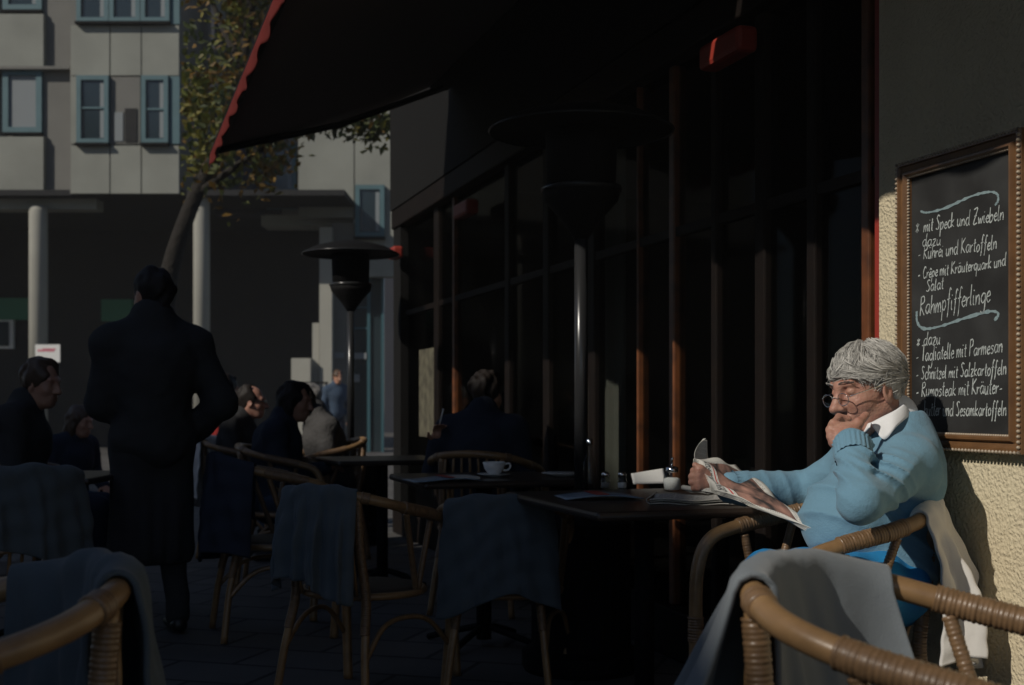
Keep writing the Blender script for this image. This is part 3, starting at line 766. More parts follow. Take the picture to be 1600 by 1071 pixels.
def writing(text, a, b, xh, wd=.0035):
    """write text from pixel a to pixel b along its base line with x-height xh (m)"""
    A, B = bp(*a), bp(*b); d = B-A; L = d.length; d.normalize(); up = Vector((-.0*d.y, 1))
    adv = sum(G[c][0]+.1 for c in text)
    sx = L/adv; m = MB(); x = 0.0
    for c in text:
        w_, st_ = G[c]; jz = (random.random()-.5)*.12*xh; sc = .92+.16*random.random()
        for stroke in st_.split(';'):
            if not stroke: continue
            pts = [Vector((float(q.split(',')[0]), float(q.split(',')[1]))) for q in stroke.split()]
            P = []
            for q in pts:
                xx = (x+q.x*1.0+q.y*.10)*sx
                P.append(Vector((A.x, A.y))+d*xx+up*(q.y*xh*sc+jz))
            P3 = [Vector((p.x, p.y, 0)) for p in P]
            C_ = catmull(P3, 4) if len(P3) > 2 else P3
            ribbon(m, [Vector((p.x, p.y)) for p in C_], wd, .0215)
        x += w_+.1
    o = m.build('chalk_writing', M['chalk'], mb_)
    return o
def swoosh(pts, wd):
    P = catmull([Vector((*bp(*p), 0)) for p in pts], 8); m = MB()
    ribbon(m, [Vector((p.x, p.y)) for p in P], wd, .0215); m.build('chalk_swoosh', M['chalkblue'], mb_)
swoosh([(1441, 331), (1452, 333), (1480, 326), (1520, 308), (1548, 301), (1561, 304), (1563, 314), (1558, 322)], .008)
swoosh([(1435, 487), (1436, 504), (1446, 514), (1470, 511), (1510, 498), (1545, 488), (1560, 488), (1563, 494), (1557, 501)], .009)
for (tx_, a, b, xh) in (('*', (1432, 367), (1441, 365), .030), ('mit Speck und Zwiebeln', (1446, 363), (1573, 344), .024), ('dazu', (1444, 386), (1474, 383), .021), ('- Rührei und Kartoffeln', (1437, 407), (1562, 389), .024),
        ('- Crêpe mit Kräuterquark und', (1437, 437), (1576, 416), .021), ('Salat', (1450, 457), (1478, 452), .021), ('Rahmpfifferlinge', (1440, 494), (1552, 472), .034),
        ('*', (1434, 543), (1442, 542), .026), ('dazu', (1446, 541), (1473, 538), .024), ('- Tagliatelle mit Parmesan', (1434, 566), (1571, 551), .026), ('- Schnitzel mit Salzkartoffeln', (1434, 594), (1577, 585), .024),
        ('- Rumpsteak mit Kräuter-', (1434, 621), (1571, 615), .025), ('butter und Sesamkartoffeln', (1447, 650), (1577, 650), .025)):
    writing(tx_, a, b, xh*.84)
tag(mb_, 'chalk menu blackboard in a carved brown frame on the cream wall', 'menu board')

# ================================================================ RATTAN CHAIRS (local: x forward, y left)
half = [(.25, .25, 0), (.262, .268, .25), (.262, .275, .45), (.255, .278, .62), (.215, .28, .712), (.12, .282, .75), (-.05, .278, .785), (-.165, .245, .815), (-.238, .165, .84), (-.268, .08, .85)]
ctrl = [Vector(p) for p in half]+[Vector((-.275, 0, .853))]+[Vector((p[0], -p[1], p[2])) for p in reversed(half)]
RAIL = catmull(ctrl, 10)
RN = len(RAIL)-1
def rail_at(s):
    f = max(0, min(.99999, s))*RN; i = int(f); return RAIL[i].lerp(RAIL[i+1], f-i)
def wrapped(P, r, pitch=.0085, seg=14):
    """cane-bound length: one ridge per turn of the binding"""
    P = [Vector(p) for p in P]; L = [0]
    for a, b in zip(P, P[1:]): L.append(L[-1]+(b-a).length)
    n = max(6, int(L[-1]/pitch*4)); Q = []; rr = []; j = 0
    for i in range(n+1):
        s = L[-1]*i/n
        while j < len(P)-2 and L[j+1] < s: j += 1
        t = (s-L[j])/max(1e-6, L[j+1]-L[j]); Q.append(P[j].lerp(P[j+1], t)); rr.append(r*(1+.10*abs(math.sin(math.pi*s/pitch))+.035*math.sin(s*410)*math.sin(s*93+1)))
    return MB().tube(Q, rr, seg)
RR = .0205
def make_chair():
    c = empty('rattan_chair')
    MB().tube(RAIL, RR, 14).build('arm_rail', M['rattan'], c, smooth=True)
    def sub(s0, s1, n=24): return [rail_at(s0+(s1-s0)*i/n) for i in range(n+1)]
    f = 1.0/20
    for a, b in ((5.0*f, 6.25*f), (1-6.25*f, 1-5.0*f)): wrapped(sub(a, b), RR*1.09).build('binding', M['wrap'], c, smooth=True)
    for a, b in ((7.55*f, 7.85*f), (1-7.85*f, 1-7.55*f), (1.8*f, 2.2*f), (1-2.2*f, 1-1.8*f)): wrapped(sub(a, b, 8), RR*1.09).build('binding', M['wrap'], c, smooth=True)
    # seat: ring and woven disc
    ring = [Vector((.03+.245*math.cos(a)*(1.0 if math.cos(a) < 0 else .95), .25*math.sin(a), .44)) for a in [2*math.pi*i/40 for i in range(40)]]
    st_ = MB().lathe([(.02, -.012), (.2, -.014), (.243, -.004), (.246, .012), (.2, .022), (.02, .02)], (.03, 0, .44), 36, rmod=lambda a, z: 1+.0*a).build('seat', M['weave'], c, smooth=True)
    MB().tube(ring, .015, 10, closed=True).build('seat_ring', M['rattan'], st_, smooth=True)
    for s in (1, -1):
        top = rail_at(.5+s*.115)
        lg = MB().tube(catmull([(-.262, s*.225, 0), (-.235, s*.2, .22), (-.195, s*.175, .44), (-.225, s*.165, .65), tuple(rail_at(.5-s*.10)-Vector((0, 0, .01)))], 6), .0165, 12).build('rear_leg', M['rattan'], c, smooth=True)
        wrapped(catmull([(-.222, s*.19, .30), (-.195, s*.175, .44), (-.222, s*.166, .63), tuple(rail_at(.5-s*.10)-Vector((0, 0, .03)))], 6), .0185).build('binding', M['wrap'], lg, smooth=True)
        wrapped([(.10, s*.278, .725), (.06, s*.245, .45)], .012).build('arm_post', M['wrap'], c, smooth=True)
        wrapped([(-.06, s*.272, .765), (.05, s*.243, .45)], .012).build('arm_brace', M['wrap'], c, smooth=True)
        MB().tube(catmull([(.255, s*.272, .2), (.1, s*.25, .33), (-.1, s*.21, .33), (-.245, s*.205, .2)], 6), .011, 8).build('leg_arch', M['rattan'], c, smooth=True)
    for k in range(-3, 4):
        a = rail_at(.5-k*.028); MB().tube(catmull([(-.2, k*.045, .445), (-.25, k*.05, .63), (a.x, a.y, a.z-.01)], 4), .0075, 8).build('back_rod', M['rattan'], c, smooth=True)
    for z, kx in ((.60, -.245), (.70, -.262)):
        MB().tube(catmull([(kx+.05, .17, z), (kx, .08, z), (kx-.006, 0, z), (kx, -.08, z), (kx+.05, -.17, z)], 5), .008, 8).build('back_rod', M['rattan'], c, smooth=True)
    return c
chair0 = make_chair(); chair_used = [False]
def chair(x, y, deg, label, sc=1.0):
    c = copy_tree(chair0) if chair_used[0] else chair0; chair_used[0] = True
    c.location = (x, y, 0); c.rotation_euler = (0, 0, R(deg)); c.scale = (sc, sc, sc); tag(c, label, 'chair', 'rattan terrace chairs'); return c
def blanket(x, y, deg, label, s0, s1, out, inn, m='fleece', seed=0, fold=.02, lean=.06, skew=0.0, nf=5, fin=None, sc=1.0, rough=1.0, drift=0.0):
    """cloth laid over the back rail of a chair: hangs down outside and inside"""
    r = random.Random(seed); ph = [r.uniform(0, 6.28) for _ in range(4)]
    o = empty('blanket', (x, y, 0), R(deg)); o.scale = (sc, sc, sc)
    ctr = Vector((0, 0, 0))
    def f(u, v):
        s = s0+(s1-s0)*u; p = rail_at(s); q = rail_at(s+.004)-rail_at(s-.004); q.z = 0; q.normalize()
        nrm = Vector((q.y, -q.x, 0))
        if nrm.dot(Vector((p.x-.05, p.y, 0))) < 0: nrm = -nrm
        l_out = out*(1+.10*math.sin(u*5+ph[0])+skew*(u-.5)); l_in = inn*(1+.08*math.sin(u*4+ph[1])-skew*(u-.5))
        tot = l_out+l_in; d = v*tot-l_out; rr = .03
        w_ = .8*math.sin(u*nf*6.28+ph[2]+.9*math.sin(u*7+ph[0]))+.5*math.sin(u*nf*2.3*6.28+ph[3]+v*2)+.35*math.sin(u*nf*4.1+v*5+ph[1])
        if abs(d) < rr*1.57:
            a = d/rr; h = p+Vector((0, 0, math.cos(a)*rr))-nrm*(math.sin(a)*rr); dd = 0; h.z -= 0
        else:
            dd = abs(d)-rr*1.57; sg_ = 1 if d > 0 else -1
            amp = (fold if sg_ < 0 or fin is None else fin)*min(1, dd/.2)
            h = p-nrm*(sg_*(rr+dd*(lean if sg_ < 0 else lean*.2+.03)+amp*(.75+w_*.6)))-Vector((0, 0, dd))
            h += q*(amp*.5*math.cos(u*nf*6.28+ph[2])-(drift*dd if sg_ > 0 else 0))
        h.z += rough*.006*math.sin(u*17+ph[1])*math.sin(v*9+ph[3]); h += rough*nrm*(.004*math.sin(u*31+v*17+ph[0])+.003*math.sin(u*13-v*41+ph[2]))
        return h
    MB().grid(f, 110, 70).build('cloth', M[m], o, smooth=True, solid=.009)
    tag(o, label, 'blanket', 'blankets over chair backs'); return o

A_FORE = (.64, 1.87, -31)
chair(*A_FORE, 'rattan chair in the right foreground with its back under a grey blanket')
blanket(*A_FORE, 'grey blanket over the large foreground chair at bottom right', .345, .60, .66, .62, 'fleecemid', seed=3, fold=.055, lean=.19, nf=2.6, fin=.010, rough=.25, drift=.28)
A_MAN = (.875, 3.605, 197)
chair(*A_MAN, 'rattan armchair in which the grey-haired man sits')
blanket(*A_MAN, 'sunlit white blanket hanging behind the reading man', .335, .445, .46, .06, seed=5, fold=.05, lean=.09, nf=2.0, rough=.7)
A_B = (-.03, 5.02, 84)
chair(*A_B, 'middle rattan chair with a blue grey blanket, facing the coffee cup', .88)
blanket(*A_B, 'blue grey blanket on the middle chair left of the man\'s table', .37, .63, .48, .25, 'fleeceblue', seed=8, fold=.012, nf=3, sc=.88)
A_C = (-.58, 4.88, 60)
chair(*A_C, 'rattan chair left of the middle one, bare arm showing', .93)
blanket(*A_C, 'dark grey blanket sliding off the chair beside the coffee table', .38, .60, .42, .4, 'fleeceblue', seed=12, fold=.03, nf=4, sc=.93)
A_D = (-.86, 1.86, 206)
chair(*A_D, 'rattan chair at the bottom left corner')
blanket(*A_D, 'dark blue blanket over the chair at the bottom left corner', .42, .66, .5, .5, 'fleeceblue', seed=15, fold=.015, lean=.1, nf=2)
A_E = (-2.03, 5.1, 130)
chair(*A_E, 'rattan chair at the left edge behind the bottom left chair')
blanket(*A_E, 'blue blanket on the chair at the left edge of the terrace', .37, .64, .35, .3, 'fleeceblue', seed=19, nf=3)
A_F = (-1.17, 6.25, 20)
chair(*A_F, 'empty rattan chair in front of the dark-haired woman')
blanket(*A_F, 'dark coat hung over the empty chair before the dark-haired woman', .33, .67, .5, .3, 'coatnavy', seed=31, nf=3)
A_L = (-1.42, 7.95, 5); chair(*A_L, 'rattan chair under the dark-haired woman')
A_G = (-1.98, 9.4, -5)
chair(*A_G, 'rattan chair behind the standing waiter, under the man with sunglasses')
blanket(*A_G, 'pale blanket hanging from the chair behind the waiter', .40, .62, .5, .3, seed=23, nf=4)
A_H = (-.15, 6.95, 75)
chair(*A_H, 'rattan chair on the facade side of the coffee cup table')
A_J = (-2.62, 6.9, 10); chair(*A_J, 'rattan chair under the person in a black jacket at the left edge')
A_K = (-1.35, 9.3, 200); chair(*A_K, 'far rattan chair under the person in a fluffy grey coat')

# ================================================================ TABLES AND WHAT STANDS ON THEM
TZ = .78
def table(x, y, deg, lx, ly, label):
    t = empty('cafe_table', (x, y, 0), R(deg))
    box('table_top', (-lx/2, -ly/2, TZ-.03), (lx/2, ly/2, TZ), M['tabletop'], t, bevel=.012)
    MB().tube([(0, 0, .03), (0, 0, TZ-.03)], .035, 16).build('leg', M['metaldk'], t, smooth=True)
    for a in range(4):
        an = R(45+90*a); MB().tube(catmull([(.02*math.cos(an), .02*math.sin(an), .09), (.18*math.cos(an), .18*math.sin(an), .05), (.3*math.cos(an), .3*math.sin(an), .015)], 4), .015, 8).build('foot', M['metaldk'], t, smooth=True)
    tag(t, label, 'table', 'cafe terrace tables'); return t
DA = math.degrees(FA)
table(.47, 4.55, DA, .98, .74, 'dark cafe table with the newspapers and sugar shaker')
table(-.13, 5.92, DA, .74, .74, 'dark cafe table with the white coffee cup')
table(-.80, 7.9, 20, .7, .7, 'dark cafe table between the woman and the patio heater')
table(-2.25, 6.1, 0, .7, .7, 'dark cafe table behind the waiter at left')
def on(px, py): Y = (HC-TZ)*FPX/(py-HY); return Vector((PX(px, Y), Y, TZ))
# sugar shaker
p = on(1050, 768); s = empty('sugar_shaker', p)
MB().lathe([(.026, .002), (.031, .006), (.034, .03), (.032, .055), (.024, .072), (.022, .078)], seg=24).build('jar', M['clearglass'], s, smooth=True)
MB().lathe([(.024, .005), (.030, .008), (.0325, .03), (.0315, .048), (.02, .053)], seg=24).build('sugar', M['sugar'], s, smooth=True)
cp = MB().lathe([(.0245, .074), (.0255, .08), (.0245, .092), (.012, .097)], seg=24).build('lid', M['chrome'], s, smooth=True)
MB().tube([(0, 0, .095), (0, 0, .125), (.004, 0, .13)], .0045, 10).build('spout', M['chrome'], cp, smooth=True)
tag(s, 'glass sugar shaker with a metal spout on the man\'s table', 'sugar shaker')
for px, lab in ((946, 'left salt shaker of the pair left of the white napkin'), (972, 'right pepper shaker of the pair left of the white napkin')):
    s = empty('condiment_shaker', on(px, 764))
    MB().lathe([(.018, 0), (.021, .004), (.019, .03), (.015, .048)], seg=18).build('jar', M['clearglass'], s, smooth=True)
    MB().lathe([(.0165, .0485), (.0165, .06), (.008, .067)], seg=18).build('cap', M['chrome'], s, smooth=True)
    MB().lathe([(.015, .003), (.017, .006), (.016, .024), (.004, .025)], seg=14).build('filling', M['sugar' if px > 950 else 'hairmid'], s, smooth=True)
    tag(s, lab, 'shaker')
# napkin / folded white paper
p = on(1015, 758); nk = empty('paper_napkin', p, R(12))
MB().grid(lambda u, v: (-.07+.15*u, .035*math.sin(v*3.1)+.02*u-.0, .004+.055*math.sin(min(1, v*1.0)*3.14)*(.75+.35*u)), 12, 16).build('sheet', M['white'], nk, smooth=True, solid=.002)
tag(nk, 'folded white napkin left of the sugar shaker', 'napkin')
# card holder
p = on(1160, 757); ch_ = empty('menu_card_holder', p, R(-8))
box('card', (-.032, -.002, .0), (.032, .002, .105), M['glint'], ch_); box('cover', (-.034, -.006, .0), (.034, -.0035, .108), M['clearglass'], ch_); box('foot', (-.034, -.02, 0), (.034, .02, .006), M['clearglass'], ch_)
tag(ch_, 'small upright menu card in clear holder behind the newspaper', 'card holder')
def uv_grid(name, fn, nu, nv, m, parent, solid=.0015):
    mb2 = MB().grid(fn, nu, nv); o = mb2.build(name, m, parent, smooth=True)
    uvl = o.data.uv_layers.new(name='uv'); k = 0
    for poly in o.data.polygons:
        for li in poly.loop_indices:
            vi = o.data.loops[li].vertex_index; i, j = divmod(vi, nv+1); uvl.data[li].uv = (i/nu, 1-j/nv)
    if solid: md = o.modifiers.new('thick', 'SOLIDIFY'); md.thickness = solid
    return o
def folded_paper(p, deg, L, Wd, th, label, mm='news2', curl=.02, red=False):
    """folded newspaper lying flat: rounded fold, lifted corner, several leaves"""
    o = empty('newspaper', p, R(deg))
    for k in range(4):
        z0 = th*k/4+.002
        uv_grid('leaf', lambda u, v, k=k, z0=z0: (-L/2+L*u+.006*math.sin(k*3), -Wd/2+Wd*v+.004*math.cos(k*5), z0+curl*(u**3)*(.4+.2*k)+.004*math.sin(v*7+k)+.003*math.sin(u*11)), 24, 12, M[mm], o, solid=.002)
    MB().grid(lambda u, v: (-L/2-th*.55*math.sin(v*math.pi), -Wd/2+Wd*u, .002+th*.5*(1-math.cos(v*math.pi))), 10, 10).build('fold', M['paper'], o, smooth=True, solid=.002)
    tag(o, label, 'newspaper'); return o
folded_paper(on(1075, 787)+Vector((.06, .05, 0)), -12, .34, .26, .022, 'folded newspaper lying at the near edge under the sugar shaker', curl=.01)
folded_paper(on(1150, 781)+Vector((0, .03, .026)), 14, .30, .22, .016, 'upper folded newspaper on the pile beside the man\'s arm', curl=.03)
mg = empty('magazine', on(935, 779), R(10))
uv_grid('cover', lambda u, v: (-.14+.28*u, -.1+.2*v, .006+.012*math.sin(u*3.1)), 12, 4, M['magblue'], mg, .004); box('red_stripe', (-.03, -.09, .019), (.02, .09, .0205), M['magred'], mg)
tag(mg, 'blue magazine with red stripe at the left end of the man\'s table', 'magazine')
mg = empty('magazine', on(690, 752), R(20))
uv_grid('cover', lambda u, v: (-.15+.3*u, -.1+.2*v, .006+.02*math.sin(u*3.1)*u), 12, 4, M['magblue'], mg, .004); box('red_stripe', (.0, -.095, .020), (.03, .095, .0225), M['magred'], mg); box('white_page', (.035, -.095, .012), (.145, .095, .0205), M['paper'], mg)
tag(mg, 'magazine with a red stripe left of the white coffee cup', 'magazine')
# cup, saucer, plate, bottle
p = on(772, 746); sc = empty('saucer', p)
MB().lathe([(.03, 0), (.035, .004), (.075, .014), (.078, .017), (.035, .009), (.01, .009)], seg=32).build('dish', M['white'], sc, smooth=True)
tag(sc, 'white saucer under the coffee cup', 'saucer')
cpn = empty('coffee_cup', p+Vector((0, 0, .010)))
MB().lathe([(.024, 0), (.027, .005), (.045, .03), (.053, .06), (.0505, .06), (.043, .03), (.02, .01)], seg=32).build('bowl', M['white'], cpn, smooth=True)
MB().tube(catmull([(.049, 0, .05), (.07, 0, .052), (.074, 0, .036), (.06, 0, .022), (.042, 0, .022)], 5), .0045, 8).build('handle', M['white'], cpn, smooth=True)
tag(cpn, 'white coffee cup on the table in the middle', 'cup')
pl = empty('plate', on(880, 745))
MB().lathe([(.05, 0), (.06, .004), (.098, .016), (.1, .019), (.06, .008), (.01, .008)], seg=36).build('dish', M['white'], pl, smooth=True); tag(pl, 'flat white plate right of the coffee cup', 'plate')
bt = empty('glass_bottle', on(921, 757)+Vector((0, 0, 0)))
MB().lathe([(.026, 0), (.029, .005), (.029, .09), (.012, .125), (.011, .17), (.013, .172), (.013, .18)], seg=22).build('bottle', M['clearglass'], bt, smooth=True)
MB().lathe([(.0125, .165), (.014, .17), (.014, .188), (.01, .19)], seg=18).build('cap', M['chrome'], bt, smooth=True); tag(bt, 'slim clear glass bottle between plate and salt shakers', 'bottle')

# ================================================================ PATIO HEATERS
def heater(x, y, hgt, label):
    h = empty('patio_heater', (x, y, 0)); z = hgt
    MB().lathe([(.24, 0), (.25, .02), (.25, .08), (.21, .1), (.21, .62), (.19, .66), (.03, .68)], seg=32).build('tank_housing', M['metaldk'], h, smooth=False)
    MB().lathe([(.029, .66), (.029, z-.52)], seg=20).build('pole', M['metal'], h, smooth=True)
    b_ = MB().lathe([(.03, z-.56), (.055, z-.52), (.10, z-.46), (.155, z-.40), (.165, z-.36)], seg=28).build('burner_bowl', M['metaldk'], h, smooth=True)
    MB().lathe([(.168, z-.362), (.172, z-.35), (.168, z-.338)], seg=28).build('burner_rim', M['metal'], b_, smooth=True)
    MB().lathe([(.145, z-.338), (.15, z-.2), (.15, z-.1), (.05, z-.08)], seg=28).build('burner_screen', M['metaldk'], h, smooth=True)
    d_ = MB().lathe([(.385, z-.105), (.39, z-.11), (.38, z-.095), (.28, z-.045), (.14, z-.01), (.02, z)], seg=40).build('reflector_dome', M['metaldk'], h, smooth=True)
    MB().tube([(.388*math.cos(a), .388*math.sin(a), z-.105) for a in [2*math.pi*i/40 for i in range(40)]], .005, 6, closed=True).build('dome_rim', M['metal'], d_, smooth=True)
    tag(h, label, 'patio heater', 'patio heaters'); return h
heater(PX(548, 10.2), 10.2, 2.41, 'patio heater in front of the concrete block, left of the glass front')
heater(PX(908, 5.4), 5.4, 2.37, 'patio heater standing beside the coffee cup table')
# ================================================================ PEOPLE
def head_prims(c, Rm, s=1.0, old=False):
    c = np.array(c, float)
    T = lambda p: c+Rm @ (np.array(p)*s)
    P = [ell(T((-.012, 0, .028)), np.array((.097, .074, .098))*s, Rm, .02), ell(T((.03, 0, -.035)), np.array((.066, .06, .085))*s, Rm, .03),
         ell(T((.058, 0, -.10)), np.array((.032, .034, .027))*s, Rm, .03), cap(T((-.02, .045, -.055)), T((.045, .026, -.098)), .022*s, .018*s, .03), cap(T((-.02, -.045, -.055)), T((.045, -.026, -.098)), .022*s, .018*s, .03)]
    for y in (1, -1): P.append(ell(T((.056, y*.036, -.03)), np.array((.025, .021, .023))*s, Rm, .02))
    P.append(cap(T((.078, -.036, .030)), T((.09, 0, .026)), .013*s, .012*s, .014)); P.append(cap(T((.078, .036, .030)), T((.09, 0, .026)), .013*s, .012*s, .014))
    for y in (1, -1): P.append(ell(T((.098, y*.033, .008)), np.array((.017, .019, .012))*s, Rm, .012, sub=True))
    for y in (1, -1): P.append(ell(T((.077, y*.032, .008)), np.array((.013, .0145, .011))*s, Rm, .005))
    P.append(cap(T((.09, 0, .018)), T((.120, 0, -.032)), .0100*s, .0140*s, .012))
    for y in (1, -1): P.append(ell(T((.104, y*.013, -.035)), np.array((.013, .009, .009))*s, Rm, .008))
    P.append(cap(T((.088, -.02, -.064)), T((.088, .02, -.064)), .008*s, .008*s, .012)); P.append(cap(T((.087, -.018, -.077)), T((.087, .018, -.077)), .0085*s, .0085*s, .012))
    P.append(ell(T((.1, 0, -.0705)), np.array((.012, .022, .0025))*s, Rm, .004, sub=True))
    for y in (1, -1):
        Re = Rm @ rot(y*.35, -.15)
        P.append(ell(T((-.008, y*.077, -.012)), np.array((.022, .009, .034))*s, Re, .008)); P.append(ell(T((-.004, y*.087, -.006)), np.array((.011, .006, .017))*s, Re, .006, sub=True))
    return P, T
def limb_chain(pts, rs, k=.03): return [cap(a, b, r0, r1, k) for a, b, r0, r1 in zip(pts, pts[1:], rs, rs[1:])]
def hand_prims(w, f, up, s=1.0, curl=.5, side=1):
    """open relaxed hand: wrist w, direction f, back-of-hand normal up; thumb on the side"""
    w = np.array(w, float); f = np.array(f, float)/np.linalg.norm(f); up = np.array(up, float); up -= f*(up @ f); up /= np.linalg.norm(up); sd_ = np.cross(up, f)*side
    P = [cap(w, w+f*.05*s, .023*s, .03*s, .02), ell(w+f*.055*s, np.array((.045, .038, .016))*s, np.stack([f, sd_, up], 1), .012)]
    for i, (o, L) in enumerate(((-.029, .060), (-.010, .075), (.010, .08), (.029, .072))):
        a = w+f*.085*s+sd_*o*s; ang = curl*.9; d1 = f*math.cos(ang)-up*math.sin(ang); d2 = f*math.cos(ang*2.1)-up*math.sin(ang*2.1)
        b = a+d1*L*.5*s; c_ = b+d2*L*.5*s
        P += [cap(a, b, .0095*s, .0085*s, .006), cap(b, c_, .0085*s, .007*s, .004)]
    a = w+f*.025*s+sd_*.03*s; b = a+(f*.6+sd_*.7-up*.2)*.038*s; c_ = b+(f*.9+sd_*.2-up*.3)*.03*s
    P += [cap(a, b, .013*s, .011*s, .012), cap(b, c_, .011*s, .008*s, .004)]
    return P
def hair_shell(c, Rm, s=1.0, style='short'):
    T = lambda p: np.array(c)+Rm @ (np.array(p)*s)
    P = [ell(T((-.02, 0, .04)), np.array((.108, .086, .1))*s, Rm, .02)]
    if style == 'long':
        P += [cap(T((-.06, .03, .0)), T((-.075, .035, -.17)), .06*s, .045*s, .04), cap(T((-.06, -.03, .0)), T((-.075, -.035, -.17)), .06*s, .045*s, .04), cap(T((-.01, .065, .03)), T((-.02, .075, -.13)), .03*s, .02*s, .03), cap(T((-.01, -.065, .03)), T((-.02, -.075, -.13)), .03*s, .02*s, .03)]
    else: P += [cap(T((-.075, 0, .02)), T((-.075, 0, -.06)), .05*s, .035*s, .03)]
    P += [ell(T((.105, 0, -.05)), np.array((.085, .1, .1))*s, Rm, .015, sub=True)]
    if style == 'bald': P += [ell(T((.06, 0, .12)), np.array((.09, .07, .08))*s, Rm, .02, sub=True)]
    return P
class Fig:
    """generic clothed adult in a local frame (x forward, y left)"""
    def __init__(s, label, loc, deg, top='coatblack', bottom='coatnavy', hair='hairdk', style='short', pose='sit', armL=None, armR=None, yaw=0, pitch=.15, h=.018, scale=1.0, lean=.05, extra=None, hood=0, skin='skin2', curl=.6, puff=.018):
        e = empty('person', loc, R(deg)); k = scale
        if pose == 'sit':
            pel = np.array((-.08, 0, .56)); ch = np.array((-.10+lean, 0, .93)); nk = np.array((-.09+lean*1.6, 0, 1.10)); hd = np.array((-.05+lean*2.2, 0, 1.225))
            legs = [[(-.06, y*.09, .54), (.38, y*.13, .55), (.40, y*.13, .09)] for y in (1, -1)]
        else:
            pel = np.array((0, 0, .95)); ch = np.array((-.01+lean, 0, 1.30)); nk = np.array((0+lean*1.4, 0, 1.50)); hd = np.array((.02+lean*2, 0, 1.635))
            legs = [[(0, y*.085, .93), (.03, y*.10, .50), (-.02, y*.115, .09)] for y in (1, -1)]
        SH = [ch+np.array((0, y*.185, .10)) for y in (1, -1)]
        arms = []
        for i, (a, y) in enumerate(((armL, 1), (armR, -1))):
            if a is None: a = [(SH[i][0]+.02, y*.25, SH[i][2]-.28), (SH[i][0]+.22, y*.16, SH[i][2]-.36)] if pose == 'sit' else [(SH[i][0]-.02, y*.25, SH[i][2]-.29), (SH[i][0]+.06, y*.23, SH[i][2]-.54)]
            arms.append([SH[i], np.array(a[0]), np.array(a[1])])
        torso = [cap(pel, ch, .135, .15, .05), ell(ch, (.125, .195, .17), None, .05), ell(pel, (.13, .17, .12), None, .05), cap(SH[0], SH[1], .06, .06, .05), cap(SH[0], nk, .05, .05, .05), cap(SH[1], nk, .05, .05, .05)]
        armp = []
        for a in arms: armp += limb_chain(a, (.058, .046, .033), .03)
        legp = []
        for L in legs: legp += limb_chain([np.array(q, float) for q in L], (.085, .06, .042), .03)
        Rm = rot(yaw, pitch); hp, T = head_prims(hd, Rm)
        handp = []
        for a, y in zip(arms, (1, -1)):
            f = a[2]-a[1]; handp += hand_prims(a[2], f, (0, 0, 1) if abs(f[2]) < .2 else (.3, y, .2), curl=curl, side=-y)
        feet = []
        for L in legs:
            q = np.array(L[2], float); feet.append(cap(q-(.03, 0, .045), q+(.17, 0, -.05), .042, .034, .02))
        neck = [cap(nk-(0, 0, .04), hd-(.015, 0, .05), .06, .055, .03)]
        mesh_from('body', [sdf_arrays(torso+armp+legp+neck, .024), sdf_arrays(hp+neck[-1:], .008), sdf_arrays(handp, .007)], M[skin], e)
        sd_ = int(abs(loc[0]*1000))
        wr = lambda P: .006*nz(P, 28, sd_)+.003*nz(P, 70, sd_+1)
        collar = [cap(nk-(.02, 0, .02), nk+(-.01, 0, .03), .072, .068, .02)]
        mesh_from('jacket', sdf_arrays(torso+armp+collar, h, puff, wr), M[top], e)
        mesh_from('trousers', sdf_arrays(legp+[torso[2]], h, .013, wr), M[bottom], e)
        for q in feet: mesh_from('shoe', sdf_arrays([q], .014), M['shoe'], e)
        mesh_from('hair', sdf_arrays(hair_shell(hd, Rm, 1.02, style), .010, 0, lambda P: .005*nz(P, 140, 3)+.009*nz(P, 55, 5)), M[hair], e)
        s.e, s.T, s.Rm, s.arms, s.hd = e, T, Rm, arms, hd
        e.scale = (k, k, k); tag(e, label, 'person')
def sunglasses(f):
    m = MB()
    for y in (1, -1):
        c = f.T((.105, y*.033, .006)); ax = f.Rm
        pts = [c+ax @ np.array((0, .026*math.cos(a), .018*math.sin(a))) for a in [2*math.pi*i/16 for i in range(16)]]
        k = len(m.v); m.v += [tuple(q) for q in pts]; m.f.append(list(range(k, k+16)))
        m.tube([f.T((.102, y*.058, .01)), f.T((.0, y*.085, .012))], .003, 6)
    m.tube([f.T((.108, -.01, .01)), f.T((.108, .01, .01))], .003, 6)
    m.build('sunglasses', M['shoe'], f.e, solid=.003)

# ---- background people
f = Fig('man in black jacket wearing sunglasses, seated behind the waiter', (-1.98, 9.4, 0), -5, 'coatblack', 'coatnavy', 'hairdk', 'bald', yaw=.12, pitch=.05, lean=.06, armL=[(.0, .27, .74), (.26, .12, .72)], armR=[(.02, -.27, .72), (.25, -.14, .72)], skin='skin', scale=.92); sunglasses(f)
Fig('dark-haired woman in a navy coat facing right, near the far heater', (-1.42, 7.95, 0), 5, 'coatnavy', 'denim', 'hairdk', 'long', yaw=-.2, lean=.06, armR=[(.02, -.26, .72), (.28, -.1, .78)], scale=.92)
Fig('person with grey hair in a black coat behind the dark-haired woman', (PX(492, 11.6), 11.6, 0), 175, 'coatblack', 'coatblack', 'hairmid', 'short', yaw=.2, scale=.95)
Fig('person in a fluffy grey coat below the far patio heater', (-1.35, 9.3, 0), 200, 'coatgrey', 'coatnavy', 'hairdk', 'long', yaw=.4, lean=.12, pitch=.3, scale=.92)
Fig('distant person in blue walking past the teal glass door', (PX(524, 24), 24, 0), -60, 'denim', 'coatnavy', 'hairbrown', 'short', 'stand', scale=.98, h=.022)
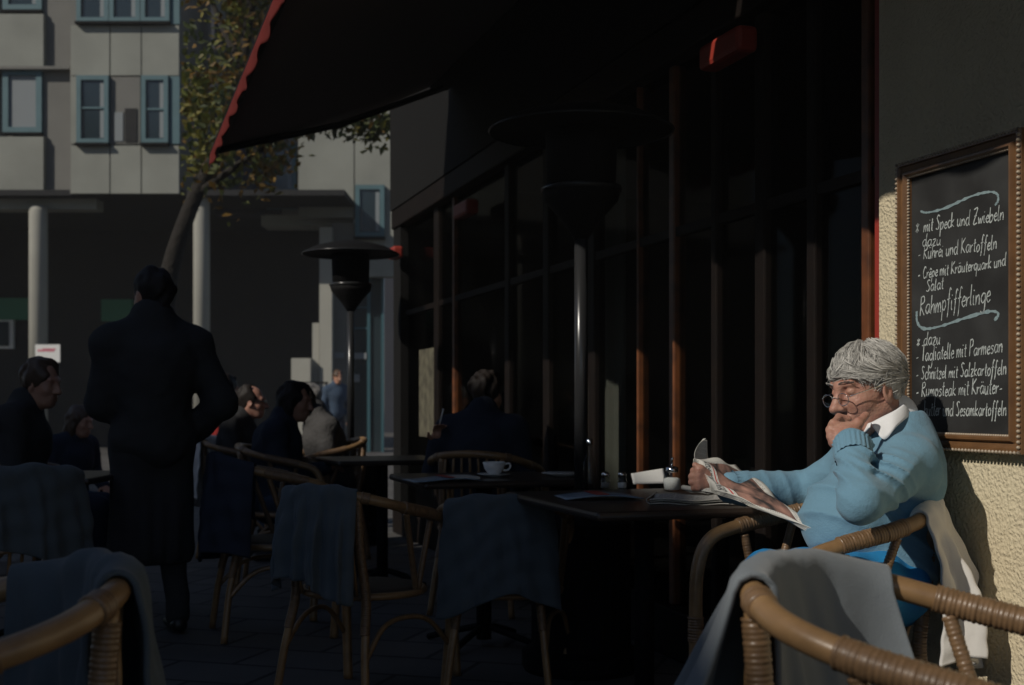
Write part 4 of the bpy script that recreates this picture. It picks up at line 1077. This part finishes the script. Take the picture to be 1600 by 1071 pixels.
f = Fig('person in the dark holding a cigarette beyond the coffee cup', (-.15, 6.95, 0), 75, 'coatnavy', 'coatnavy', 'hairdk', 'short', yaw=-.3, lean=.05, armL=[(-.02, .30, .76), (-.10, .25, .95)], curl=.5, scale=.95, skin='skin2')
wv = f.arms[0][2]+(f.arms[0][2]-f.arms[0][1])/np.linalg.norm(f.arms[0][2]-f.arms[0][1])*.12
cg = empty('cigarette', tuple(Vector((-.15, 6.95, 0))+Matrix.Rotation(R(75), 3, 'Z') @ Vector(wv*.95)))
MB().tube([(0, 0, 0), (.022, -.01, .085)], .004, 8).build('paper_tube', M['white'], cg, smooth=True); tag(cg, 'white cigarette held up by the person beyond the cup', 'cigarette')
Fig('person in a black jacket seated at the left edge', (-2.62, 6.9, 0), 10, 'coatblack', 'coatnavy', 'hairbrown', 'short', yaw=-.5, lean=.06)
Fig('brown-haired person low behind the left table', (PX(118, 9.6), 9.6, -.1), -30, 'coatnavy', 'denim', 'hairbrown', 'long', scale=.88, yaw=.2)
Fig('person in a red top, half hidden behind the man with sunglasses', (PX(342, 10.6), 10.6, 0), 20, 'redcloth', 'denim', 'hairdk', 'short', yaw=.3)
Fig('waiter standing in black with one hand on his hip', (-1.74, 6.2, 0), 118, 'coatblack', 'coatblack', 'hairdk', 'short', 'stand', scale=1.0, yaw=.35, pitch=.1, lean=.0, armR=[(-.08, -.31, 1.12), (.07, -.2, .97)], armL=[(.05, .22, 1.12), (.2, .10, 1.05)], h=.016, puff=.036)

wt = [o for o in col.objects if o.get('label', '').startswith('waiter')][0]
MB().tube([(.055, -.212, .985), (.078, -.196, .968)], .047, 16).build('shirt_cuff', M['shirt'], wt, smooth=True)
MB().lathe([(.066, 1.50), (.07, 1.52), (.064, 1.545)], (.012, 0, 0), 20).build('shirt_collar', M['shirt'], wt, smooth=True)
mesh_from('apron', sdf_arrays([ell((.01, 0, .93), (.17, .20, .16), None, .05), cap((.02, .06, .9), (.03, .07, .42), .125, .14, .06), cap((.02, -.06, .9), (.03, -.07, .42), .125, .14, .06)], .016, 0, lambda P: .008*nz(P, 24, 41)+.006*np.sin(np.arctan2(P[:, 1], P[:, 0])*11)*np.clip((.9-P[:, 2])/.5, 0, 1), zmin=.34), M['coatblack'], wt)
# ================================================================ THE READING MAN
man = empty('person', (.93, 3.6, 0)); ML = np.array(man.location)
def q3(px, py, Y): return np.array(pt(px, py, Y))-ML
FB = np.array((-.965, -.262, 0)); LB = np.array((.262, -.965, 0)); UZ = np.array((0, 0, 1.0))
RB = np.stack([FB, LB, UZ], 1)
hd = q3(1354, 609, 3.58)
HR = rot(math.atan2(-.40, -.915), .20, .05)
hp, HT = head_prims(hd, HR, 1.0)
# torso / arms
chest = q3(1383, 748, 3.62); uback = q3(1400, 735, 3.62); belly = q3(1318, 812, 3.60); lowb = q3(1378, 850, 3.63); pelv = q3(1372, 908, 3.62)
SL, SRt = q3(1418, 728, 3.44), q3(1345, 716, 3.82)
EL, WL = q3(1344, 786, 3.17), q3(1332, 698, 3.33)
ER, WR = q3(1266, 772, 3.98), q3(1142, 762, 3.90)
neckb = q3(1402, 664, 3.62)
neck = [cap(neckb-UZ*.03+FB*.01, hd+HR @ np.array((-.025, 0, -.06)), .062, .056, .03)]
torso = [ell(chest, (.112, .175, .155), RB, .06), ell(uback, (.092, .165, .13), RB, .06), ell(belly, (.100, .14, .115), RB, .07), ell(lowb, (.112, .15, .13), RB, .06), cap(uback+UZ*.05, lowb, .088, .105, .06),
         ell(q3(1386, 888, 3.63), (.118, .155, .095), RB, .06), cap(SL, neckb-UZ*.03, .054, .055, .06), cap(SRt, neckb-UZ*.03, .07, .06, .06), ell(SL, (.07, .06, .064), RB, .04)]
armL_ = [cap(SL, EL, .068, .046, .03), cap(EL, WL, .045, .040, .014)]
arms = [cap(SRt, ER, .07, .055, .03), cap(ER, WR, .054, .040, .02)]
# left hand closed against the mouth
KN = [q3(1303, 664, 3.44), q3(1299, 672, 3.42), q3(1300, 682, 3.405), q3(1304, 692, 3.40)]        # knuckles
PM = [q3(1311, 653, 3.49), q3(1305, 662, 3.485), q3(1305, 674, 3.47), q3(1308, 686, 3.455)]            # middle joints
TP = [q3(1326, 655, 3.49), q3(1323, 664, 3.485), q3(1322, 675, 3.47), q3(1321, 686, 3.455)]            # finger tips, curled towards the chin
hand = [cap(WL, q3(1324, 678, 3.41), .028, .032, .02)]
for i in range(4):
    hand += [cap(q3(1328, 680, 3.405), KN[i], .021, .0145, .012), cap(KN[i], PM[i], .0130, .0115, .006), cap(PM[i], TP[i], .0115, .009, .005)]
hand += [cap(q3(1330, 676, 3.40), q3(1341, 662, 3.405), .018, .0145, .012), cap(q3(1341, 662, 3.405), q3(1353, 649, 3.43), .0135, .0105, .006)]
nail = ell(q3(1353, 648, 3.42), (.007, .004, .008), None, .002)
# right hand holding the paper
handR = [cap(WR, q3(1105, 754, 3.88), .030, .032, .02)]
for i, (px, py) in enumerate(((1084, 735), (1081, 744), (1081, 753), (1085, 762))):
    k_ = q3(1092, py, 3.86+.0*i); handR += [cap(q3(1106, 752, 3.88), k_, .018, .0125, .01), cap(k_, q3(px, py+1, 3.885), .0115, .0105, .005), cap(q3(px, py+1, 3.885), q3(px+9, py+3, 3.915), .0105, .0085, .004)]
handR += [cap(q3(1110, 745, 3.87), q3(1096, 733, 3.86), .015, .011, .01), cap(q3(1096, 733, 3.86), q3(1086, 727, 3.865), .011, .009, .004)]
# legs
legs = []; shoes = []
for (y, kx) in ((.10, 0), (-.12, .03)):
    hip = pelv+LB*y*.8-UZ*.015; LD = np.array((-.75, -.66, 0)); knee = hip+LD*.43; knee[2] = .64; ank = knee+LD*(.0+kx); ank[2] = .10
    legs += limb_chain([hip, knee, ank], (.092, .07, .045), .03); shoes.append(cap(ank-FB*.03-UZ*.04, ank+LD*.18-UZ*.055, .045, .034, .02))
hips = [ell(pelv-UZ*.01, (.115, .15, .09), RB, .05)]
mesh_from('body', [sdf_arrays(torso+arms+armL_+legs+hips, .02, -.016), sdf_arrays(hp+neck, .0032, 0, lambda P: .0006*nz(P, 260, 4)), sdf_arrays(hand, .0030, 0, lambda P: .0006*nz(P, 300, 9)), sdf_arrays(handR, .0032)], M['skin'], man)
# sweater with folds at the elbow, the armpit and the belly
def knit(P):
    rid = lambda ph: (1-np.abs(np.sin(ph)))**1.6-.35            # narrow ridges, wide valleys
    g = lambda c, r: np.exp(-(np.linalg.norm((P-c)/np.array(r), axis=1))**2)
    d = .0045*nz(P, 20, 11)+.0015*nz(P, 55, 12)
    ax = np.array((.5, .2, .84)); ax /= np.linalg.norm(ax)
    crook = EL+(WL-EL)*.45+np.array((.055, .02, 0))
    d -= .026*g(crook, (.085, .1, .085))*rid(P @ ax*70+1.6*nz(P, 16, 13))                      # bunched cloth inside the elbow
    d -= .014*g((EL+WL)*.5-np.array((.02, 0, .02)), (.07, .09, .09))*rid((P[:, 2]*.9+.45*P[:, 0])*75+1.5*nz(P, 14, 14))
    d -= .012*g((SL+EL)*.5, (.1, .1, .1))*rid((P[:, 0]*.75-P[:, 2]*.65)*34+1.6*nz(P, 12, 18))
    d -= .018*g(belly+UZ*.05+FB*.02, (.16, .2, .10))*rid((P[:, 2]+P[:, 0]*.35)*42+1.5*nz(P, 8, 15))
    d -= .012*g(lowb-UZ*.03+LB*.12, (.13, .13, .11))*rid((P[:, 2]+P[:, 0]*.5)*52+1.4*nz(P, 10, 16))
    d -= .008*g((ER+WR)*.5, (.15, .1, .08))*rid((P[:, 0]+.4*P[:, 2])*60+1.5*nz(P, 12, 17))
    d -= .007*g(uback+UZ*.02, (.12, .2, .12))*rid((P[:, 2]*.7+P[:, 0]*.7)*36+1.6*nz(P, 8, 19))
    return d
vn = [ell(neckb+FB*.085+UZ*.035+LB*.0, (.075, .06, .07), RB, .012, sub=True), ell(neckb+UZ*.055+FB*.01, (.082, .075, .05), RB, .012, sub=True)]
mesh_from('sweater', sdf_arrays(torso+arms+vn, .0055, .010, knit, late=(armL_, lambda P: .005+.06*np.clip(1-np.linalg.norm(P-SL, axis=1)/.17, 0, 1))), M['sweater'], man)
def cuff(a, b, r0, r1):
    a, b = Vector(a), Vector(b); P = [a.lerp(b, i/8) for i in range(9)]
    MB().tube(P, [r0+(r1-r0)*i/8+(.003 if i == 8 else 0) for i in range(9)], 96, caps=False, rfun=lambda i, t: 1+.035*math.cos(t*24)).build('cuff', M['sweater'], man, smooth=True)
cuff(WL+(EL-WL)*.22, WL-(EL-WL)*.03, .0485, .0485); cuff(WR+(ER-WR)*.2, WR, .054, .047)
# shirt and collar
mesh_from('shirt', sdf_arrays([cap(neckb-UZ*.07+FB*.02, neckb+UZ*.02+FB*.015, .085, .072, .03)], .006), M['shirt'], man)
def patch(name, top, bot, m, n=14, solid=.004, bulge=None):
    A, B = catmull(top, 6), catmull(bot, 6)
    def ev(C, u): f_ = u*(len(C)-1); i = min(int(f_), len(C)-2); return C[i].lerp(C[i+1], f_-i)
    return MB().grid(lambda u, v: ev(A, u).lerp(ev(B, u), v)+(Vector(bulge)*math.sin(v*math.pi) if bulge else Vector((0, 0, 0))), n, 6).build(name, M[m], man, smooth=True, solid=solid)
V3 = lambda px, py, Y: Vector(q3(px, py, Y))
patch('collar', [V3(1361, 661, 3.475), V3(1378, 652, 3.48), V3(1398, 642, 3.50), V3(1414, 631, 3.56), V3(1421, 632, 3.66)],
      [V3(1364, 668, 3.455), V3(1382, 687, 3.435), V3(1401, 667, 3.46), V3(1420, 651, 3.53), V3(1428, 648, 3.67)], 'shirt', 24, .0022, (-.0, -.003, .0015))
patch('collar', [V3(1361, 661, 3.49), V3(1352, 664, 3.55), V3(1350, 660, 3.62), V3(1362, 650, 3.69)], [V3(1359, 668, 3.48), V3(1346, 680, 3.54), V3(1342, 672, 3.64), V3(1358, 660, 3.71)], 'shirt', 20)
# trousers, shoes
mesh_from('trousers', sdf_arrays(legs+hips, .011, .012, lambda P: .006*nz(P, 26, 21)+.006*np.sin(P[:, 0]*60+3*nz(P, 10, 22))*np.exp(-((P[:, 2]-.66)/.08)**2)), M['trousers'], man)
for q in shoes: mesh_from('shoe', sdf_arrays([q], .012), M['shoe'], man)
# hair: a solid under-layer and combed locks over it
HC_ = np.array((-.016, 0, .040)); HRad = np.array((.103, .081, .088))
base = [ell(HT(HC_), HRad*.97, HR, .02), cap(HT((-.062, 0, .0)), HT((-.066, 0, -.05)), .054, .040, .03), cap(HT((-.035, .058, .02)), HT((-.042, .064, -.025)), .03, .02, .02), cap(HT((-.035, -.058, .02)), HT((-.042, -.064, -.025)), .03, .02, .02),
        ell(HT((.112, 0, -.035)), (.075, .10, .088), HR, .012, sub=True), ell(HT((.035, .10, -.045)), (.05, .05, .05), HR, .01, sub=True), ell(HT((.035, -.10, -.045)), (.05, .05, .05), HR, .01, sub=True)]
hb = mesh_from('hair', sdf_arrays(base, .005, 0, lambda P: .005*nz(P, 75, 31)+.003*nz(P, 200, 32)), M['hairgrey'], man)
hv = MB(); r_ = random.Random(5); tones = []
crown = np.array((-.45, -.18, .87)); crown /= np.linalg.norm(crown)
for k in range(9000):
    z = r_.uniform(-.85, 1); a = r_.uniform(-math.pi, math.pi); rad = math.sqrt(1-z*z)
    u = np.array((rad*math.cos(a), rad*math.sin(a), z))
    jt = r_.gauss(0, .010); ph = r_.uniform(0, 6.28); cl = math.sin(u[0]*15+4*u[1]+3*u[2])*math.sin(u[1]*17+u[2]*11-u[0]*4); lift = 1.05+.075*cl+r_.uniform(-.025, .035)+(.05*r_.random() if r_.random() < .1 else 0)
    L = r_.uniform(.05, .10); n_ = 8; pts = []; ok = True
    lock = math.sin(u[0]*9+u[1]*13+u[2]*7)*.6+r_.uniform(-.12, .12)
    for i in range(n_):
        p = HC_+u*HRad*(lift+.03*math.sin(i*.9+lock*4)); pass
        jit = jt; fwd = p[0] > .062 and p[2] < .036+jit+.012*math.sin(p[1]*60+1); side = p[0] > -.01 and p[2] < -.012+(p[0]+.01)*.62+jit; low = p[2] < -.055+jit and p[0] > -.04; vlow = p[2] < -.098+jit
        if fwd or side or low or vlow: break
        pts.append(p)
        away = u-crown*(u @ crown); away /= (np.linalg.norm(away)+1e-6)           # combed away from the crown
        sweep = np.cross(u, np.array((0, 0, 1.0)))*((.12 if u[0] > 0 else -.1)+.75*lock)
        back = np.array((-.5, 0, -.1)) if u[0] < .25 else np.array((.05, .30, -.1))
        d = away+sweep+back+np.array((0, 0, -.25)); d -= u*(u @ d); d /= (np.linalg.norm(d)+1e-6)
        u = u+d*(L/n_/.095); u /= np.linalg.norm(u)
    if len(pts) < 4: continue
    w_ = r_.uniform(.0006, .0011)
    tone = min(1.5, max(.45, r_.gauss(.95, .22)+.25*cl))
    n0 = len(hv.v); hv.tube([HT(p) for p in pts], [w_*(1.0 if j < len(pts)-2 else (.7 if j == len(pts)-2 else .2)) for j in range(len(pts))], 4, caps=False); tones += [tone]*(len(hv.v)-n0)
ho = hv.build('hair_locks', M['hairlock'], hb, smooth=True)
ca = ho.data.color_attributes.new('tone', 'FLOAT_COLOR', 'POINT'); tn = np.array(tones, dtype=np.float32); ca.data.foreach_set('color', np.stack([tn*.43, tn*.42, tn*.395, np.ones_like(tn)], 1).ravel())
# eyebrows
eb = MB()
for y in (1, -1):
    for k in range(26):
        t = k/25; p = np.array((.100-.018*t*t, y*(.012+.042*t), .032+.006*math.sin(t*2.6)-.004*t))
        eb.tube([HT(p), HT(p+np.array((.003, y*.007, .003+.004*r_.random())))], [.0013, .0005], 4, caps=False)
eb.build('eyebrows', M['hairgrey'], man, smooth=True)
# glasses low on the nose
gl = MB()
for y in (1, -1):
    gl.tube([HT((.114-.004*abs(math.cos(a)), y*(.034+.023*math.cos(a)), -.008+.017*math.sin(a))) for a in [2*math.pi*i/28 for i in range(28)]], .0013, 6, closed=True)
    gl.tube(catmull([HT((.110, y*.058, -.002)), HT((.09, y*.070, .002)), HT((.03, y*.083, .008)), HT((-.012, y*.084, .012)), HT((-.03, y*.08, -.01))], 5), .0013, 6)
gl.tube(catmull([HT((.113, -.012, -.004)), HT((.119, 0, .001)), HT((.113, .012, -.004))], 4), .0013, 6)
go = gl.build('glasses', M['framegilt'], man, smooth=True); go.data.materials[0] = M['chrome']
for y in (1, -1):
    ln = MB(); ln.v = [tuple(HT((.112-.004*abs(math.cos(a)), y*(.034+.022*math.cos(a)), -.008+.016*math.sin(a)))) for a in [2*math.pi*i/24 for i in range(24)]]; ln.f = [list(range(24))]
    ln.build('lens', M['clearglass'], go)
tag(man, 'grey-haired man in a light blue sweater reading a newspaper, hand at mouth', 'person')

# ---- the newspaper in his hands
npz = empty('newspaper', tuple(pt(1180, 800, 3.8))); NL = npz.location
def bez(a, b, t): return Vector(a).lerp(Vector(b), t)
A0, B0, C0, D0 = pt(1085, 717, 3.90), pt(1152, 722, 4.02), pt(1294, 834, 3.52), pt(1130, 773, 3.80)
def page(u, v, off=0.0, sag=.03):
    # u runs along the spine-to-lap direction, v across the sheet
    e0 = bez(A0, D0, u); e1 = bez(B0, C0, u); p = e0.lerp(e1, v)
    p += Vector((0, -.003*off, -.0))+Vector((-.01, -.03, -.012))*math.sin(u*math.pi)*sag/.03*(.4+.6*v)
    p += Vector((.003, -.006, .006))*math.sin(u*7+v*5)+Vector((.002, -.004, .005))*math.sin(u*15-v*9)+Vector((0, 0, .003*off))
    return p-NL
for k in range(4):
    uv_grid('leaf', lambda u, v, k=k: page(v if False else u*(1-.02*k), v*(1+.015*k), -1.2*k), 20, 16, M['news1' if k == 0 else 'news2'], npz, .0012)
H0, H1 = [pt(1084, 717, 3.915), pt(1084, 742, 3.90), pt(1089, 766, 3.86)], [pt(1100, 720, 3.97), pt(1118, 746, 3.90), pt(1146, 775, 3.83)]
HA, HB = catmull(H0, 6), catmull(H1, 6)
uv_grid('hanging_leaf', lambda u, v: HA[min(12, int(u*12+.01))].lerp(HB[min(12, int(u*12+.01))], v)+Vector((.0, .012, .0))*math.sin(v*5+u*3)-NL, 12, 10, M['news2'], npz, .0012)
T0, T1, T2 = [pt(1086, 722, 3.93), pt(1085, 708, 3.95), pt(1092, 694, 3.97), pt(1103, 685, 3.99)], [pt(1108, 722, 4.0), pt(1106, 714, 4.01), pt(1105, 700, 4.02), pt(1105, 688, 4.02)], None
TA, TB = catmull(T0, 5), catmull(T1, 5)
uv_grid('curled_leaf', lambda u, v: TA[min(15, int(u*15))].lerp(TB[min(15, int(u*15))], v)+Vector((-.012, 0, 0))*math.sin(v*3.1)-NL, 15, 8, M['news2'], npz, .0012)
tag(npz, 'open newspaper sagging from the reading man\'s hand into his lap', 'newspaper')
# ================================================================ HAZE: faint even volume added round the whole place to lift the dark tones
hz = box('haze', (-130, -90, -1), (130, 170, 24), M['ground'])
hz.data.materials.clear()
hm = bpy.data.materials.new('haze'); hm.use_nodes = True; hm.node_tree.nodes.clear()
hv_ = hm.node_tree.nodes.new('ShaderNodeVolumePrincipled'); hv_.inputs['Density'].default_value = .0011; hv_.inputs['Color'].default_value = (.93, .93, .92, 1)
ho_ = hm.node_tree.nodes.new('ShaderNodeOutputMaterial'); hm.node_tree.links.new(hv_.outputs[0], ho_.inputs['Volume'])
hz.data.materials.append(hm); tag(hz, kind='stuff')
